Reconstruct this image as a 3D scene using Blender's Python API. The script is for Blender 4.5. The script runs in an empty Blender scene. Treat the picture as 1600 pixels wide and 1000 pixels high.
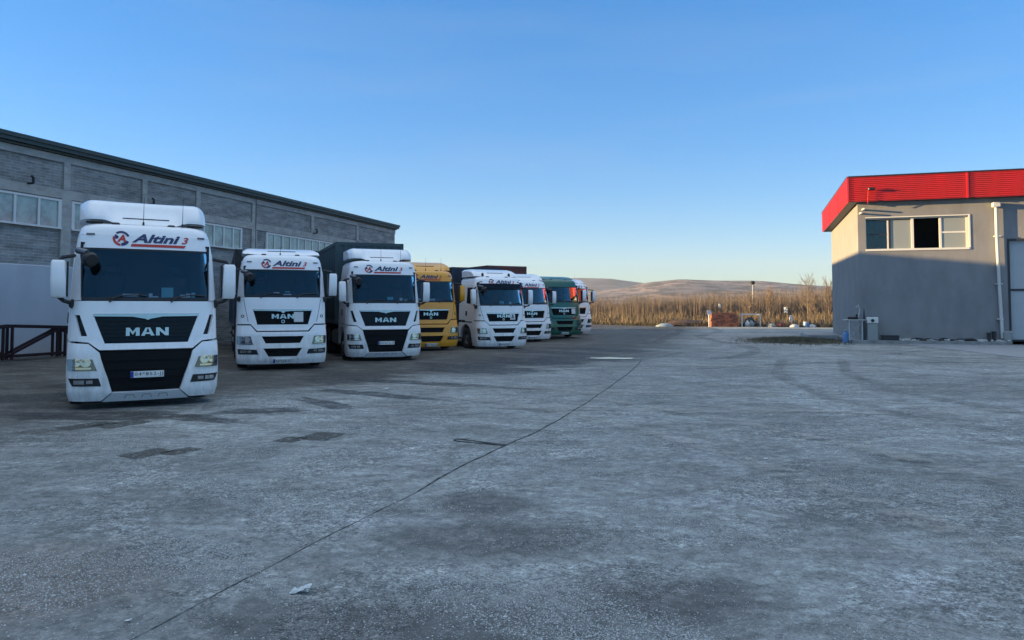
import bpy, math, random
import numpy as np
from mathutils import Vector
random.seed(7); rng = np.random.default_rng(11)
R = math.radians
scene = bpy.context.scene
COL = scene.collection
# ------------------------------------------------------------ camera
cam_d = bpy.data.cameras.new('camera'); cam = bpy.data.objects.new('camera', cam_d); COL.objects.link(cam)
cam.location = (0, 0, 1.8); cam.rotation_euler = (R(92.5), 0, 0)
cam_d.sensor_width = 36.0; cam_d.lens = 1164/1600*36
cam_d.shift_y = -71/1600; cam_d.clip_start = 0.05; cam_d.clip_end = 12000
scene.camera = cam
# ------------------------------------------------------------ sky and sun
SUN_EL = R(6.2)
SDIR = Vector((-0.999*math.cos(SUN_EL), 0.047*math.cos(SUN_EL), math.sin(SUN_EL)))   # towards the sun
w = bpy.data.worlds.new('World'); scene.world = w; w.use_nodes = True
nt = w.node_tree; nt.nodes.clear()
sky = nt.nodes.new('ShaderNodeTexSky'); sky.sky_type = 'NISHITA'; sky.sun_disc = False
sky.sun_elevation = SUN_EL; sky.sun_rotation = math.atan2(SDIR.x, SDIR.y)
sky.air_density = 1.0; sky.dust_density = 0.3; sky.ozone_density = 3.0; sky.altitude = 500
bg = nt.nodes.new('ShaderNodeBackground'); bg.inputs[1].default_value = 0.12
hs = nt.nodes.new('ShaderNodeHueSaturation'); hs.inputs['Saturation'].default_value = 1.5; hs.inputs['Value'].default_value = 1.0
# thin high cloud wisps, part of the sky itself
tc = nt.nodes.new('ShaderNodeTexCoord'); mp = nt.nodes.new('ShaderNodeMapping')
mp.inputs['Scale'].default_value = (1.2, 1.2, 9.0); mp.inputs['Rotation'].default_value = (R(4), R(-3), 0)
nz = nt.nodes.new('ShaderNodeTexNoise'); nz.inputs['Scale'].default_value = 1.6; nz.inputs['Detail'].default_value = 5
nz.inputs['Roughness'].default_value = 0.5
cr = nt.nodes.new('ShaderNodeMapRange'); cr.inputs[1].default_value = 0.54; cr.inputs[2].default_value = 0.9
cr.inputs[3].default_value = 0; cr.inputs[4].default_value = 0.14
mx = nt.nodes.new('ShaderNodeMix'); mx.data_type = 'RGBA'; mx.blend_type = 'MIX'
mx.inputs[7].default_value = (1.5, 1.55, 1.6, 1)
out = nt.nodes.new('ShaderNodeOutputWorld')
L = nt.links.new
L(tc.outputs['Generated'], mp.inputs[0]); L(mp.outputs[0], nz.inputs['Vector']); L(nz.outputs[0], cr.inputs[0])
gm = nt.nodes.new('ShaderNodeGamma'); gm.inputs[1].default_value = 0.62
L(sky.outputs[0], gm.inputs[0]); L(gm.outputs[0], hs.inputs['Color']); vm = nt.nodes.new('ShaderNodeVectorMath'); vm.operation = 'MULTIPLY'; vm.inputs[1].default_value = (0.80, 0.96, 1.26)
L(hs.outputs[0], vm.inputs[0]); L(vm.outputs[0], mx.inputs[6]); L(cr.outputs[0], mx.inputs[0])
# added unseen bright zone overhead, above the frame, to raise the ambient fill
sp = nt.nodes.new('ShaderNodeSeparateXYZ'); vr = nt.nodes.new('ShaderNodeMapRange'); vr.inputs[1].default_value = 0.50; vr.inputs[2].default_value = 0.80; vr.inputs[4].default_value = 0.75
vl = nt.nodes.new('ShaderNodeMix'); vl.data_type = 'RGBA'; vl.inputs[7].default_value = (2.75, 3.15, 3.5, 1)
L(tc.outputs['Generated'], sp.inputs[0]); L(sp.outputs[2], vr.inputs[0]); L(vr.outputs[0], vl.inputs[0]); L(mx.outputs[2], vl.inputs[6])
L(vl.outputs[2], bg.inputs[0]); L(bg.outputs[0], out.inputs[0])
sd = bpy.data.lights.new('sun', 'SUN'); sd.energy = 5.0; sd.angle = R(0.5); sd.color = (1.0, 0.68, 0.30)
so = bpy.data.objects.new('sun', sd); COL.objects.link(so)
so.rotation_euler = (-SDIR).to_track_quat('-Z', 'Y').to_euler()
scene.view_settings.view_transform = 'Standard'; scene.view_settings.look = 'None'
scene.view_settings.gamma = 1; scene.view_settings.exposure = 1.80
scene.cycles.use_denoising = True
scene.cycles.max_bounces = 8; scene.cycles.transparent_max_bounces = 12; scene.cycles.volume_bounces = 0

# ------------------------------------------------------------ materials
def mat(name, color, rough=0.6, metal=0.0, spec=0.5, coat=0.0, noise=None, bump=None, trans=0):
    """noise = (scale, colour2, contrast lo, hi, stretch xyz), bump = (scale, strength, distance)"""
    m = bpy.data.materials.new(name); m.use_nodes = True
    t = m.node_tree; b = t.nodes['Principled BSDF']
    b.inputs['Base Color'].default_value = (*color, 1); b.inputs['Roughness'].default_value = rough
    b.inputs['Metallic'].default_value = metal; b.inputs['Specular IOR Level'].default_value = spec
    b.inputs['Coat Weight'].default_value = coat; b.inputs['Coat Roughness'].default_value = 0.08
    if noise or bump:
        c = t.nodes.new('ShaderNodeTexCoord')
    if noise:
        sc, c2, lo, hi = noise[:4]; st = noise[4] if len(noise) > 4 else (1, 1, 1)
        p = t.nodes.new('ShaderNodeMapping'); p.inputs['Scale'].default_value = st
        n = t.nodes.new('ShaderNodeTexNoise'); n.inputs['Scale'].default_value = sc; n.inputs['Detail'].default_value = 8
        n.inputs['Roughness'].default_value = 0.65
        r = t.nodes.new('ShaderNodeMapRange'); r.inputs[1].default_value = lo; r.inputs[2].default_value = hi
        x = t.nodes.new('ShaderNodeMix'); x.data_type = 'RGBA'
        x.inputs[6].default_value = (*color, 1); x.inputs[7].default_value = (*c2, 1)
        t.links.new(c.outputs['Object'], p.inputs[0]); t.links.new(p.outputs[0], n.inputs['Vector'])
        t.links.new(n.outputs[0], r.inputs[0]); t.links.new(r.outputs[0], x.inputs[0]); t.links.new(x.outputs[2], b.inputs['Base Color'])
    if bump:
        n = t.nodes.new('ShaderNodeTexNoise'); n.inputs['Scale'].default_value = bump[0]; n.inputs['Detail'].default_value = 6
        u_ = t.nodes.new('ShaderNodeBump'); u_.inputs['Strength'].default_value = bump[1]; u_.inputs['Distance'].default_value = bump[2]
        t.links.new(c.outputs['Object'], n.inputs['Vector']); t.links.new(n.outputs[0], u_.inputs['Height'])
        t.links.new(u_.outputs[0], b.inputs['Normal'])
    return m

def paint(name, color, dirt=(0.30, 0.28, 0.25)):
    """vehicle paint with road film thrown up at the bottom (dirt keeps its place whatever the light)"""
    m = mat(name, color, 0.32, coat=0.5); t = m.node_tree; b = t.nodes['Principled BSDF']
    c = t.nodes.new('ShaderNodeTexCoord'); s = t.nodes.new('ShaderNodeSeparateXYZ')
    n = t.nodes.new('ShaderNodeTexNoise'); n.inputs['Scale'].default_value = 3.2; n.inputs['Detail'].default_value = 9; n.inputs['Roughness'].default_value = 0.7
    p = t.nodes.new('ShaderNodeMapping'); p.inputs['Scale'].default_value = (2.5, 2.5, 0.7)
    g = t.nodes.new('ShaderNodeMapRange'); g.inputs[1].default_value = 1.4; g.inputs[2].default_value = 0.15; g.inputs[3].default_value = 0.06; g.inputs[4].default_value = 0.65
    k = t.nodes.new('ShaderNodeMapRange'); k.inputs[1].default_value = 0.38; k.inputs[2].default_value = 0.7
    mu = t.nodes.new('ShaderNodeMath'); mu.operation = 'MULTIPLY'
    x = t.nodes.new('ShaderNodeMix'); x.data_type = 'RGBA'; x.inputs[6].default_value = (*color, 1); x.inputs[7].default_value = (*dirt, 1)
    l = t.links.new
    l(c.outputs['Object'], s.inputs[0]); l(c.outputs['Object'], p.inputs[0]); l(p.outputs[0], n.inputs['Vector'])
    l(s.outputs[2], g.inputs[0]); l(n.outputs[0], k.inputs[0]); l(g.outputs[0], mu.inputs[0]); l(k.outputs[0], mu.inputs[1])
    l(mu.outputs[0], x.inputs[0]); l(x.outputs[2], b.inputs['Base Color'])
    r = t.nodes.new('ShaderNodeMapRange'); r.inputs[3].default_value = 0.28; r.inputs[4].default_value = 0.75
    l(mu.outputs[0], r.inputs[0]); l(r.outputs[0], b.inputs['Roughness'])
    return m

def glass_mat(name, tint, amount=0.0):
    m = bpy.data.materials.new(name); m.use_nodes = True; t = m.node_tree; t.nodes.clear()
    o = t.nodes.new('ShaderNodeOutputMaterial'); mi = t.nodes.new('ShaderNodeMixShader')
    tr = t.nodes.new('ShaderNodeBsdfTransparent'); tr.inputs[0].default_value = (*tint, 1)
    gl = t.nodes.new('ShaderNodeBsdfGlossy'); gl.inputs['Roughness'].default_value = 0.03; gl.inputs[0].default_value = (.62, .72, .72, 1)
    fr = t.nodes.new('ShaderNodeFresnel'); fr.inputs[0].default_value = 1.55
    ad = t.nodes.new('ShaderNodeMath'); ad.operation = 'ADD'; ad.inputs[1].default_value = amount; ad.use_clamp = True
    l = t.links.new
    l(fr.outputs[0], ad.inputs[0]); l(ad.outputs[0], mi.inputs[0]); l(tr.outputs[0], mi.inputs[1]); l(gl.outputs[0], mi.inputs[2]); l(mi.outputs[0], o.inputs[0])
    return m

M = {}
M['white'] = paint('white_paint', (0.85, 0.85, 0.85)); M['white2'] = paint('white_paint_worn', (0.66, 0.68, 0.70))
M['yellow'] = paint('yellow_paint', (0.80, 0.33, 0.006), (.36, .20, .05)); M['green'] = paint('green_paint', (0.003, 0.10, 0.06), (.03, .09, .065))
M['black'] = mat('black_plastic', (0.012, 0.012, 0.014), 0.45); M['gloss'] = mat('gloss_black', (0.004, 0.004, 0.005), 0.25, spec=.25)
M['mesh'] = mat('grille_mesh', (0.006, 0.006, 0.007), 0.7, spec=.2)
M['chrome'] = mat('chrome', (0.60, 0.53, 0.45), 0.22, 1.0); M['steel'] = mat('steel', (0.35, 0.35, 0.36), 0.4, 0.8)
M['trim'] = mat('pale_trim', (0.55, 0.56, 0.57), 0.45)
M['rubber'] = mat('rubber', (0.02, 0.02, 0.021), 0.85, noise=(9, (0.06, 0.055, 0.05), .5, .8)); M['rim'] = mat('wheel_rim', (0.18, 0.18, 0.18), 0.5, 0.4, noise=(8, (.08, .07, .06), .4, .7))
M['glass'] = glass_mat('windscreen_glass', (0.46, 0.55, 0.60), 0.03); M['sideglass'] = mat('side_glass', (0.01, 0.016, 0.022), 0.06, spec=0.7)
M['lens'] = mat('lamp_lens', (0.50, 0.52, 0.54), 0.08, 0.75); M['lensclear'] = glass_mat('clear_lens', (0.92, 0.94, 0.96), 0.04)
M['lampin'] = mat('lamp_inside', (0.12, 0.12, 0.13), 0.25, 0.6); M['amber'] = mat('amber_lens', (0.7, 0.25, 0.03), 0.2)
M['navy'] = mat('navy_lettering', (0.012, 0.03, 0.10), 0.4); M['red'] = mat('red_lettering', (0.50, 0.03, 0.02), 0.4)
M['plate'] = mat('plate_white', (0.72, 0.73, 0.72), 0.4); M['plateblue'] = mat('plate_blue', (0.01, 0.05, 0.30), 0.4)
M['ink'] = mat('ink', (0.01, 0.01, 0.01), 0.5); M['inside'] = mat('cab_inside', (0.022, 0.024, 0.028), 0.8)
M['paper'] = mat('paper', (0.75, 0.80, 0.82), 0.7); M['cyan'] = mat('cyan_card', (0.25, 0.55, 0.62), 0.7); M['redcloth'] = mat('red_cloth', (0.45, 0.02, 0.02), 0.8)
M['darkcloth'] = mat('seat_cloth', (0.03, 0.035, 0.045), 0.9)
M['chassis'] = mat('chassis', (0.025, 0.024, 0.023), 0.7, noise=(5, (.07, .06, .05), .45, .75))
M['tank'] = mat('tank_metal', (0.4, 0.4, 0.4), 0.4, 0.9)
M['bluecurtain'] = mat('blue_curtain', (0.012, 0.035, 0.12), 0.55, noise=(2, (.03, .05, .10), .5, .8), bump=(1.5, .4, .05))
M['contgreen'] = mat('dark_container', (0.035, 0.065, 0.075), 0.55, noise=(2, (.06, .055, .05), .5, .8, (1, 1, .3)))
M['contnavy'] = mat('navy_container', (0.02, 0.03, 0.05), 0.55, noise=(2, (.05, .05, .05), .5, .8, (1, 1, .3)))
M['contred'] = mat('maroon_container', (0.13, 0.035, 0.03), 0.6, noise=(3, (.05, .02, .02), .45, .75, (1, 1, .3)))
M['sticker'] = mat('sticker_white', (.6, .62, .62), .5)

# ------------------------------------------------------------ mesh builder
class MB:
    def __init__(s): s.v = []; s.f = []
    def add(s, vs, fs):
        b = len(s.v); s.v += [tuple(p) for p in vs]; s.f += [tuple(b+i for i in f) for f in fs]; return s
    def box(s, x0, x1, y0, y1, z0, z1, bev=0.0):
        if bev <= 0:
            vs = [(x, y, z) for z in (z0, z1) for y in (y0, y1) for x in (x0, x1)]
            return s.add(vs, [(0, 2, 3, 1), (4, 5, 7, 6), (0, 1, 5, 4), (2, 6, 7, 3), (0, 4, 6, 2), (1, 3, 7, 5)])
        b = bev; base = len(s.v)
        rings = []
        for z, i in ((z0, b), (z0+b, 0), (z1-b, 0), (z1, b)):
            xa, xb, ya, yb = x0+i, x1-i, y0+i, y1-i
            rings.append([(xa+b, ya, z), (xb-b, ya, z), (xb, ya+b, z), (xb, yb-b, z), (xb-b, yb, z), (xa+b, yb, z), (xa, yb-b, z), (xa, ya+b, z)])
        vs = [p for r in rings for p in r]; fs = []
        for k in range(3):
            for i in range(8): fs.append((k*8+i, k*8+(i+1) % 8, (k+1)*8+(i+1) % 8, (k+1)*8+i))
        fs += [tuple(range(7, -1, -1)), tuple(range(24, 32))]
        return s.add(vs, fs)
    def bar(s, a, b, wx, wz, up=(0, 0, 1)):
        a = Vector(a); b = Vector(b); d = (b-a).normalized(); up = Vector(up)
        if abs(d.dot(up)) > .99: up = Vector((1, 0, 0))
        r = d.cross(up).normalized(); q = r.cross(d)
        vs = [p + r*i*wx/2 + q*j*wz/2 for p in (a, b) for j in (-1, 1) for i in (-1, 1)]
        return s.add(vs, [(0, 1, 3, 2), (4, 6, 7, 5), (0, 4, 5, 1), (2, 3, 7, 6), (0, 2, 6, 4), (1, 5, 7, 3)])
    def tube(s, pts, rad, n=8, caps=True):
        pts = [Vector(p) for p in pts]; rads = rad if isinstance(rad, (list, tuple)) else [rad]*len(pts)
        vs = []; fs = []
        ref = Vector((0, 0, 1))
        for i, p in enumerate(pts):
            d = (pts[min(i+1, len(pts)-1)] - pts[max(i-1, 0)]).normalized()
            rr = ref if abs(d.dot(ref)) < .95 else Vector((0, 1, 0))
            a = d.cross(rr).normalized(); b = a.cross(d)
            for k in range(n):
                t = 2*math.pi*k/n; vs.append(p + (a*math.cos(t)+b*math.sin(t))*rads[i])
        for i in range(len(pts)-1):
            for k in range(n): fs.append((i*n+k, i*n+(k+1) % n, (i+1)*n+(k+1) % n, (i+1)*n+k))
        if caps: fs += [tuple(range(n-1, -1, -1)), tuple(range((len(pts)-1)*n, len(pts)*n))]
        return s.add(vs, fs)
    def lathe_x(s, prof, c, n=28):
        """prof: list of (x, r) round the X axis through c"""
        vs = []; fs = []; m = len(prof)
        for k in range(n):
            t = 2*math.pi*k/n
            for x, r in prof: vs.append((c[0]+x, c[1]+r*math.cos(t), c[2]+r*math.sin(t)))
        for k in range(n):
            for i in range(m-1): fs.append((k*m+i, k*m+i+1, ((k+1) % n)*m+i+1, ((k+1) % n)*m+i))
        return s.add(vs, fs)
    def build(s, name, m, parent=None, smooth=35, **kw):
        me = bpy.data.meshes.new(name); me.from_pydata(s.v, [], s.f); me.materials.append(m)
        if smooth:
            me.shade_smooth(); me.set_sharp_from_angle(angle=R(smooth))
        me.update()
        o = bpy.data.objects.new(name, me); COL.objects.link(o)
        if parent: o.parent = parent
        for k, v in kw.items(): o[k] = v
        return o
def recalc(o):
    import bmesh
    bm = bmesh.new(); bm.from_mesh(o.data); bmesh.ops.recalc_face_normals(bm, faces=bm.faces); bm.to_mesh(o.data); bm.free(); return o
def empty(name, loc, rz=0, label=None, cat=None, group=None):
    o = bpy.data.objects.new(name, None); COL.objects.link(o); o.location = loc; o.rotation_euler = (0, 0, rz)
    o.empty_display_size = .3
    if label: o['label'] = label
    if cat: o['category'] = cat
    if group: o['group'] = group
    return o
def tag(o, label, cat, group=None):
    o['label'] = label; o['category'] = cat
    if group: o['group'] = group
    return o

_txt = {}
def text_mesh(s, shear=0.0, offset=0.0, space=1.0):
    """returns 2D verts, faces of text normalised to its bounding box"""
    k = (s, shear, offset, space)
    if k in _txt: return _txt[k]
    cu = bpy.data.curves.new('t', 'FONT'); cu.body = s; cu.size = 1; cu.shear = shear; cu.offset = offset; cu.space_character = space
    cu.resolution_u = 3; cu.fill_mode = 'FRONT'
    o = bpy.data.objects.new('t', cu); COL.objects.link(o)
    dg = bpy.context.evaluated_depsgraph_get(); me = o.evaluated_get(dg).to_mesh()
    v = np.array([(p.co.x, p.co.y) for p in me.vertices]); f = [tuple(p.vertices) for p in me.polygons]
    bpy.data.objects.remove(o); bpy.data.curves.remove(cu)
    lo = v.min(0); hi = v.max(0); v = (v-lo)/(hi-lo)
    _txt[k] = (v, f); return _txt[k]

# ------------------------------------------------------------ the cab surface
class Surf:
    """a truck cab's outer skin: x across, y backwards from the nose, z up"""
    def __init__(s, roof=3.34, d=0.0):
        e = roof-3.34
        s.z = [0.10, 0.16, 0.30, 0.60, 1.0, 1.2, 1.9, 2.87, 3.12+e, 3.24+e, 3.31+e, 3.34+e]
        s.hw = [1.15, 1.20, 1.235, 1.245, 1.24, 1.23, 1.215, 1.15, 1.115, 1.075, 1.01, 0.92]
        s.y0 = [0.10, 0.06, 0.0, -0.02, 0.0, 0.06, 0.14, 0.33, 0.40, 0.45, 0.53, 0.64]
        s.k = 0.075; s.cache = {}
    def poly(s, z):
        key = round(z, 4)
        if key in s.cache: return s.cache[key]
        hw = float(np.interp(z, s.z, s.hw)); y0 = float(np.interp(z, s.z, s.y0)); r = 0.30
        xs = hw-r; x = list(np.linspace(0, xs, 10)); y = [s.k*q*q for q in x]
        y1 = y[-1]; a0 = math.atan(2*s.k*xs)
        for t in np.linspace(a0, math.pi/2, 10)[1:]:
            x.append(xs + r*(math.sin(t)-math.sin(a0))/(1-math.sin(a0))); y.append(y1 + r*(math.cos(a0)-math.cos(t)))
        ye = y[-1]; x.append(hw); y.append(2.25-y0)
        x = np.array(x); y = np.array(y)+y0
        a = np.concatenate([[0], np.cumsum(np.hypot(np.diff(x), np.diff(y)))])
        s.cache[key] = (a, x, y); return s.cache[key]
    def a_of(s, v, z):
        """v: a lateral x (|v|<5), or 10+y for a point on the flank"""
        a, x, y = s.poly(z); q = abs(v)
        if q < 5: r = float(np.interp(min(q, x.max()-1e-4), x[:-1], a[:-1]))
        else: r = float(np.interp(q-10, y[10:], a[10:]))
        return math.copysign(r, v)
    def raw(s, a_, z):
        a, x, y = s.poly(z); q = abs(a_)
        return Vector((math.copysign(float(np.interp(q, a, x)), a_), float(np.interp(q, a, y)), z))
    def pt(s, a, z, off=0.0):
        p = s.raw(a, z)
        if off == 0: return p
        da = s.raw(a+.03, z)-s.raw(a-.03, z); dz = s.raw(a, min(z+.03, s.z[-1]))-s.raw(a, z-.03)
        n = da.cross(dz).normalized()
        if n.y > 0 and abs(n.x) < .9: n = -n
        if n.x*p.x < 0 and abs(n.x) > .9: n = -n
        return p+n*off
    def lattice(s, mb, P, skip=(), sub=(6, 3), off=0.0, t=0.0):
        """P[i][j] = (v, z); cells in skip are holes; rims of depth t close every free edge"""
        nr = len(P); nc = len(P[0]); A = [[(s.a_of(v, z), z) for v, z in row] for row in P]
        su, sv = sub; V = {}; F = []; pts = []
        def vid(i, j):
            if (i, j) not in V:
                I = min(i//sv, nr-2); J = min(j//su, nc-2); fv = i/sv-I; fu = j/su-J
                q = [A[I][J], A[I][J+1], A[I+1][J], A[I+1][J+1]]
                a = (q[0][0]*(1-fu)+q[1][0]*fu)*(1-fv)+(q[2][0]*(1-fu)+q[3][0]*fu)*fv
                z = (q[0][1]*(1-fu)+q[1][1]*fu)*(1-fv)+(q[2][1]*(1-fu)+q[3][1]*fu)*fv
                V[(i, j)] = len(pts); pts.append((a, z))
            return V[(i, j)]
        for i in range((nr-1)*sv):
            for j in range((nc-1)*su):
                if (i//sv, j//su) in skip: continue
                F.append((vid(i, j), vid(i+1, j), vid(i+1, j+1), vid(i, j+1)))
        vs = [s.pt(a, z, off) for a, z in pts]
        if t:
            cnt = {}
            for f in F:
                for k in range(4):
                    e = (f[k], f[(k+1) % 4]); kk = tuple(sorted(e)); cnt.setdefault(kk, []).append(e)
            m = {}
            for kk, e in cnt.items():
                if len(e) == 1:
                    for q in e[0]:
                        if q not in m: m[q] = len(vs); vs.append(s.pt(pts[q][0], pts[q][1], off-t))
                    F.append((e[0][1], e[0][0], m[e[0][0]], m[e[0][1]]))
        mb.add(vs, F); return mb
    def quad(s, mb, x0, x1, z0, z1, off, t=0.0, sub=(4, 2)):
        return s.lattice(mb, [[(x0, z0), (x1, z0)], [(x0, z1), (x1, z1)]], sub=sub, off=off, t=t)
    def text(s, mb, string, x0, x1, z0, z1, off=0.006, shear=0.0, bold=0.0, space=1.0, t=0.0):
        v, f = text_mesh(string, shear, bold, space)
        top = [s.pt(s.a_of(x0+(x1-x0)*p[0], z0+(z1-z0)*p[1]), z0+(z1-z0)*p[1], off) for p in v]
        mb.add(top, f); return mb
    def disc(s, mb, x, z, r, off, r0=0.0, a0=0, a1=360, n=20, rz=None):
        vs = []; fs = []; rz = rz or r
        for k in range(n+1):
            t = R(a0+(a1-a0)*k/n)
            for q in (r0/r, 1.0):
                xx = x+r*q*math.cos(t); zz = z+rz*q*math.sin(t); vs.append(s.pt(s.a_of(xx, zz), zz, off))
        for k in range(n): fs.append((2*k, 2*k+1, 2*k+3, 2*k+2))
        mb.add(vs, fs); return mb

LET = [[[(0, 0), (0, 1), (.34, 1), (.34, 0)], [(.34, 1), (.625, .5), (.625, .12), (.34, .62)], [(.91, 1), (.625, .5), (.625, .12), (.91, .62)], [(.91, 0), (.91, 1), (1.25, 1), (1.25, 0)]],
       [[(0, 0), (.42, 1), (.625, 1), (.35, 0)], [(1.25, 0), (.83, 1), (.625, 1), (.90, 0)], [(.406, .2), (.844, .2), (.782, .42), (.468, .42)]],
       [[(0, 0), (0, 1), (.34, 1), (.34, 0)], [(.34, 1), (.86, .42), (.86, 0), (.34, .58)], [(.86, 0), (.86, 1), (1.2, 1), (1.2, 0)]]]
def man_letters(S, mb, x0, x1, z0, z1, off):
    W_ = 1.25+.14+1.25+.14+1.2; ox = 0
    for L_, wd in zip(LET, (1.25, 1.25, 1.2)):
        for q in L_:
            mb.add([S.pt(S.a_of(x0+(x1-x0)*(ox+a)/W_, z0+(z1-z0)*b), z0+(z1-z0)*b, off) for a, b in q], [(0, 1, 2, 3)])
        ox += wd+.14
def mirrored(rows): return [[(-v, z) for v, z in reversed(r)] for r in rows]

def wheel(parent, x, y, r=0.5, width=0.30, name='wheel', dual=False):
    sgn = 1 if x > 0 else -1
    wdt = width*(2.1 if dual else 1)
    h = wdt/2
    prof = [(-h*.8, r*.55), (-h, r*.62), (-h, r*.9), (-h*.85, r*.985), (-h*.5, r), (h*.5, r), (h*.85, r*.985), (h, r*.9), (h, r*.62), (h*.8, r*.55)]
    if dual: prof = [(-h, r*.6), (-h, r*.92), (-h*.9, r), (-.05, r), (-.03, r*.85), (.03, r*.85), (.05, r), (h*.9, r), (h, r*.92), (h, r*.6)]
    t = MB().lathe_x(prof, (x, y, r)).build(name, M['rubber'], parent)
    d = -.10 if dual else .03
    rp = [(h*.8*sgn, r*.57), (h*.7*sgn, r*.5), ((h-.10+d)*sgn, r*.45), ((h-.12+d)*sgn, r*.26), ((h+d*.5)*sgn, r*.22), ((h+d*.5)*sgn, 0.001)]
    rm = MB().lathe_x(rp, (x, y, r))
    for k in range(10):
        a = 2*math.pi*k/10; rm.tube([(x+sgn*(h-.13+d), y+r*.34*math.cos(a), r+r*.34*math.sin(a)), (x+sgn*(h-.08+d), y+r*.34*math.cos(a), r+r*.34*math.sin(a))], .016, 6)
    rm.build('rim', M['rim'], t)
    return t

# ------------------------------------------------------------ the trucks
def make_truck(P):
    S = Surf(P.get('roof', 3.34)); roof = S.z[-1]; new = P['new']; pm = M[P['paint']]
    root = empty('truck', (P['X'], P['Y'], P['dz']), R(P['yaw']), P['label'], 'truck', 'tractor trucks parked in a slanted row')
    WB = P.get('wb', 1.92 if new else 2.0); WT = P.get('wt', 2.87)
    # --- painted skin
    body = MB()
    G = 1.085
    S.lattice(body, [[(-12.2, WB), (-1.07, WB), (1.07, WB), (12.2, WB)], [(-12.2, WT), (-G, WT), (G, WT), (12.2, WT)],
                     [(-12.2, 3.12+roof-3.34), (-G, 3.12+roof-3.34), (G, 3.12+roof-3.34), (12.2, 3.12+roof-3.34)]],
              skip={(0, 1)}, sub=(16, 5), t=.05)
    # roof dome
    A = S.z[-4:]
    rows = [[(-12.2, z), (0, z), (12.2, z)] for z in A]
    S.lattice(body, rows, sub=(30, 2))
    n = 60; zt = A[-1]; ring = [S.pt(S.a_of(-12.2, zt)*(1-2*k/n), zt) for k in range(n+1)]
    c = len(body.v); body.v += [tuple(p) for p in ring] + [(0, 1.4, zt+.02)]
    body.f += [(c+k, c+k+1, c+n+1) for k in range(n)]
    body.box(-1.10, 1.10, 2.16, 2.22, .9, roof-.12)           # back wall
    if new:
        # front panel with the trapezoid grille opening and the angled lower edge
        S.lattice(body, [
            [(-12.2, 1.21), (-1.24, 1.21), (-1.12, 1.20), (-.93, 1.18), (-.76, 1.045), (.76, 1.045), (.93, 1.18), (1.12, 1.20), (1.24, 1.21), (12.2, 1.21)],
            [(-12.2, 1.29), (-1.24, 1.29), (-1.05, 1.29), (-.95, 1.29), (-.68, 1.155), (.68, 1.155), (.95, 1.29), (1.05, 1.29), (1.24, 1.29), (12.2, 1.29)],
            [(-12.2, 1.66), (-1.24, 1.66), (-1.15, 1.66), (-1.07, 1.66), (-.87, 1.68), (.87, 1.68), (1.07, 1.66), (1.15, 1.66), (1.24, 1.66), (12.2, 1.66)],
            [(-12.2, WB-.012), (-1.24, WB-.012), (-1.17, WB-.012), (-1.08, WB-.012), (-.9, WB-.012), (.9, WB-.012), (1.08, WB-.012), (1.17, WB-.012), (1.24, WB-.012), (12.2, WB-.012)]],
            skip={(1, 4), (1, 2), (1, 6)}, sub=(5, 4), t=.05)
    else:
        zg0, zg1 = P.get('grille', (1.27, 1.70))
        S.lattice(body, [
            [(-12.2, 1.30), (-1.24, 1.30), (-.88, 1.30), (-.70, 1.11), (.70, 1.11), (.88, 1.30), (1.24, 1.30), (12.2, 1.30)],
            [(-12.2, 1.35), (-1.24, 1.35), (-.92, 1.35), (-.70, zg0), (.70, zg0), (.92, 1.35), (1.24, 1.35), (12.2, 1.35)],
            [(-12.2, zg1+.02), (-1.24, zg1+.02), (-1.0, zg1+.02), (-.82, zg1), (.82, zg1), (1.0, zg1+.02), (1.24, zg1+.02), (12.2, zg1+.02)],
            [(-12.2, WB-.012), (-1.24, WB-.012), (-1.05, WB-.012), (-.9, WB-.012), (.9, WB-.012), (1.05, WB-.012), (1.24, WB-.012), (12.2, WB-.012)]],
            skip={(1, 3)}, sub=(6, 4), t=.05)
    body.build('cab_body', pm, root)
    # panel lines of the older front
    if not new:
        for q in (-1, 1):
            ln = MB(); S.lattice(ln, [[(q*.935, 1.36), (q*.947, 1.36)], [(q*1.02, zg1+.05), (q*1.032, zg1+.05)], [(q*1.06, WB-.06), (q*1.07, WB-.06)]], sub=(1, 4), off=.003)
            ln.build('panel_gap', M['black'], root)
    # --- dark core and interior
    core = MB().box(-1.12, 1.12, .55, 2.15, 1.06, WB-.03).box(-.88, .88, .27, .55, 1.06, WB-.03)
    core.box(-.95, .95, .30, .9, .45, 1.05).box(-.55, .55, .9, 2.2, .62, 1.05)
    core.build('cab_core', M['black'], root)
    ins = MB()
    ins.box(-1.07, 1.07, 1.25, 1.3, WB-.02, WT+.1).box(-1.08, -1.04, .46, 1.25, WB-.02, WT+.1).box(1.04, 1.08, .46, 1.25, WB-.02, WT+.1)
    ins.box(-1.04, 1.04, .48, 1.25, WT+.06, WT+.1)
    it = ins.build('cab_interior', M['inside'], root)
    db = MB().box(-1.02, 1.02, .36, .72, WB-.03, WB+.06, .02).box(.2, .95, .52, .8, WB+.05, WB+.13, .03)
    db.build('dashboard', M['inside'], it)
    for sx in (-.55, .55):
        MB().box(sx-.24, sx+.24, .95, 1.1, WB-.02, WB+.48, .05).box(sx-.14, sx+.14, .96, 1.06, WB+.5, WB+.68, .04).build('seat', M['darkcloth'], it)
    sw = MB(); cx, cz, cy = .55, WB+.13, .72
    sw.tube([(cx+.22*math.cos(t), cy-.04*math.sin(t), cz+.18*math.sin(t)) for t in np.linspace(0, 2*math.pi, 21)], .016, 6, False)
    sw.build('steering_wheel', M['black'], it)
    for (mname, x, z, wd, ht, ml) in P.get('cards', []):
        yy = S.raw(S.a_of(x, WB+z), WB+z).y + .07
        MB().box(x-wd/2, x+wd/2, yy, yy+.012, WB+z, WB+z+ht, .004).build(mname, M[ml], it)
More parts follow.
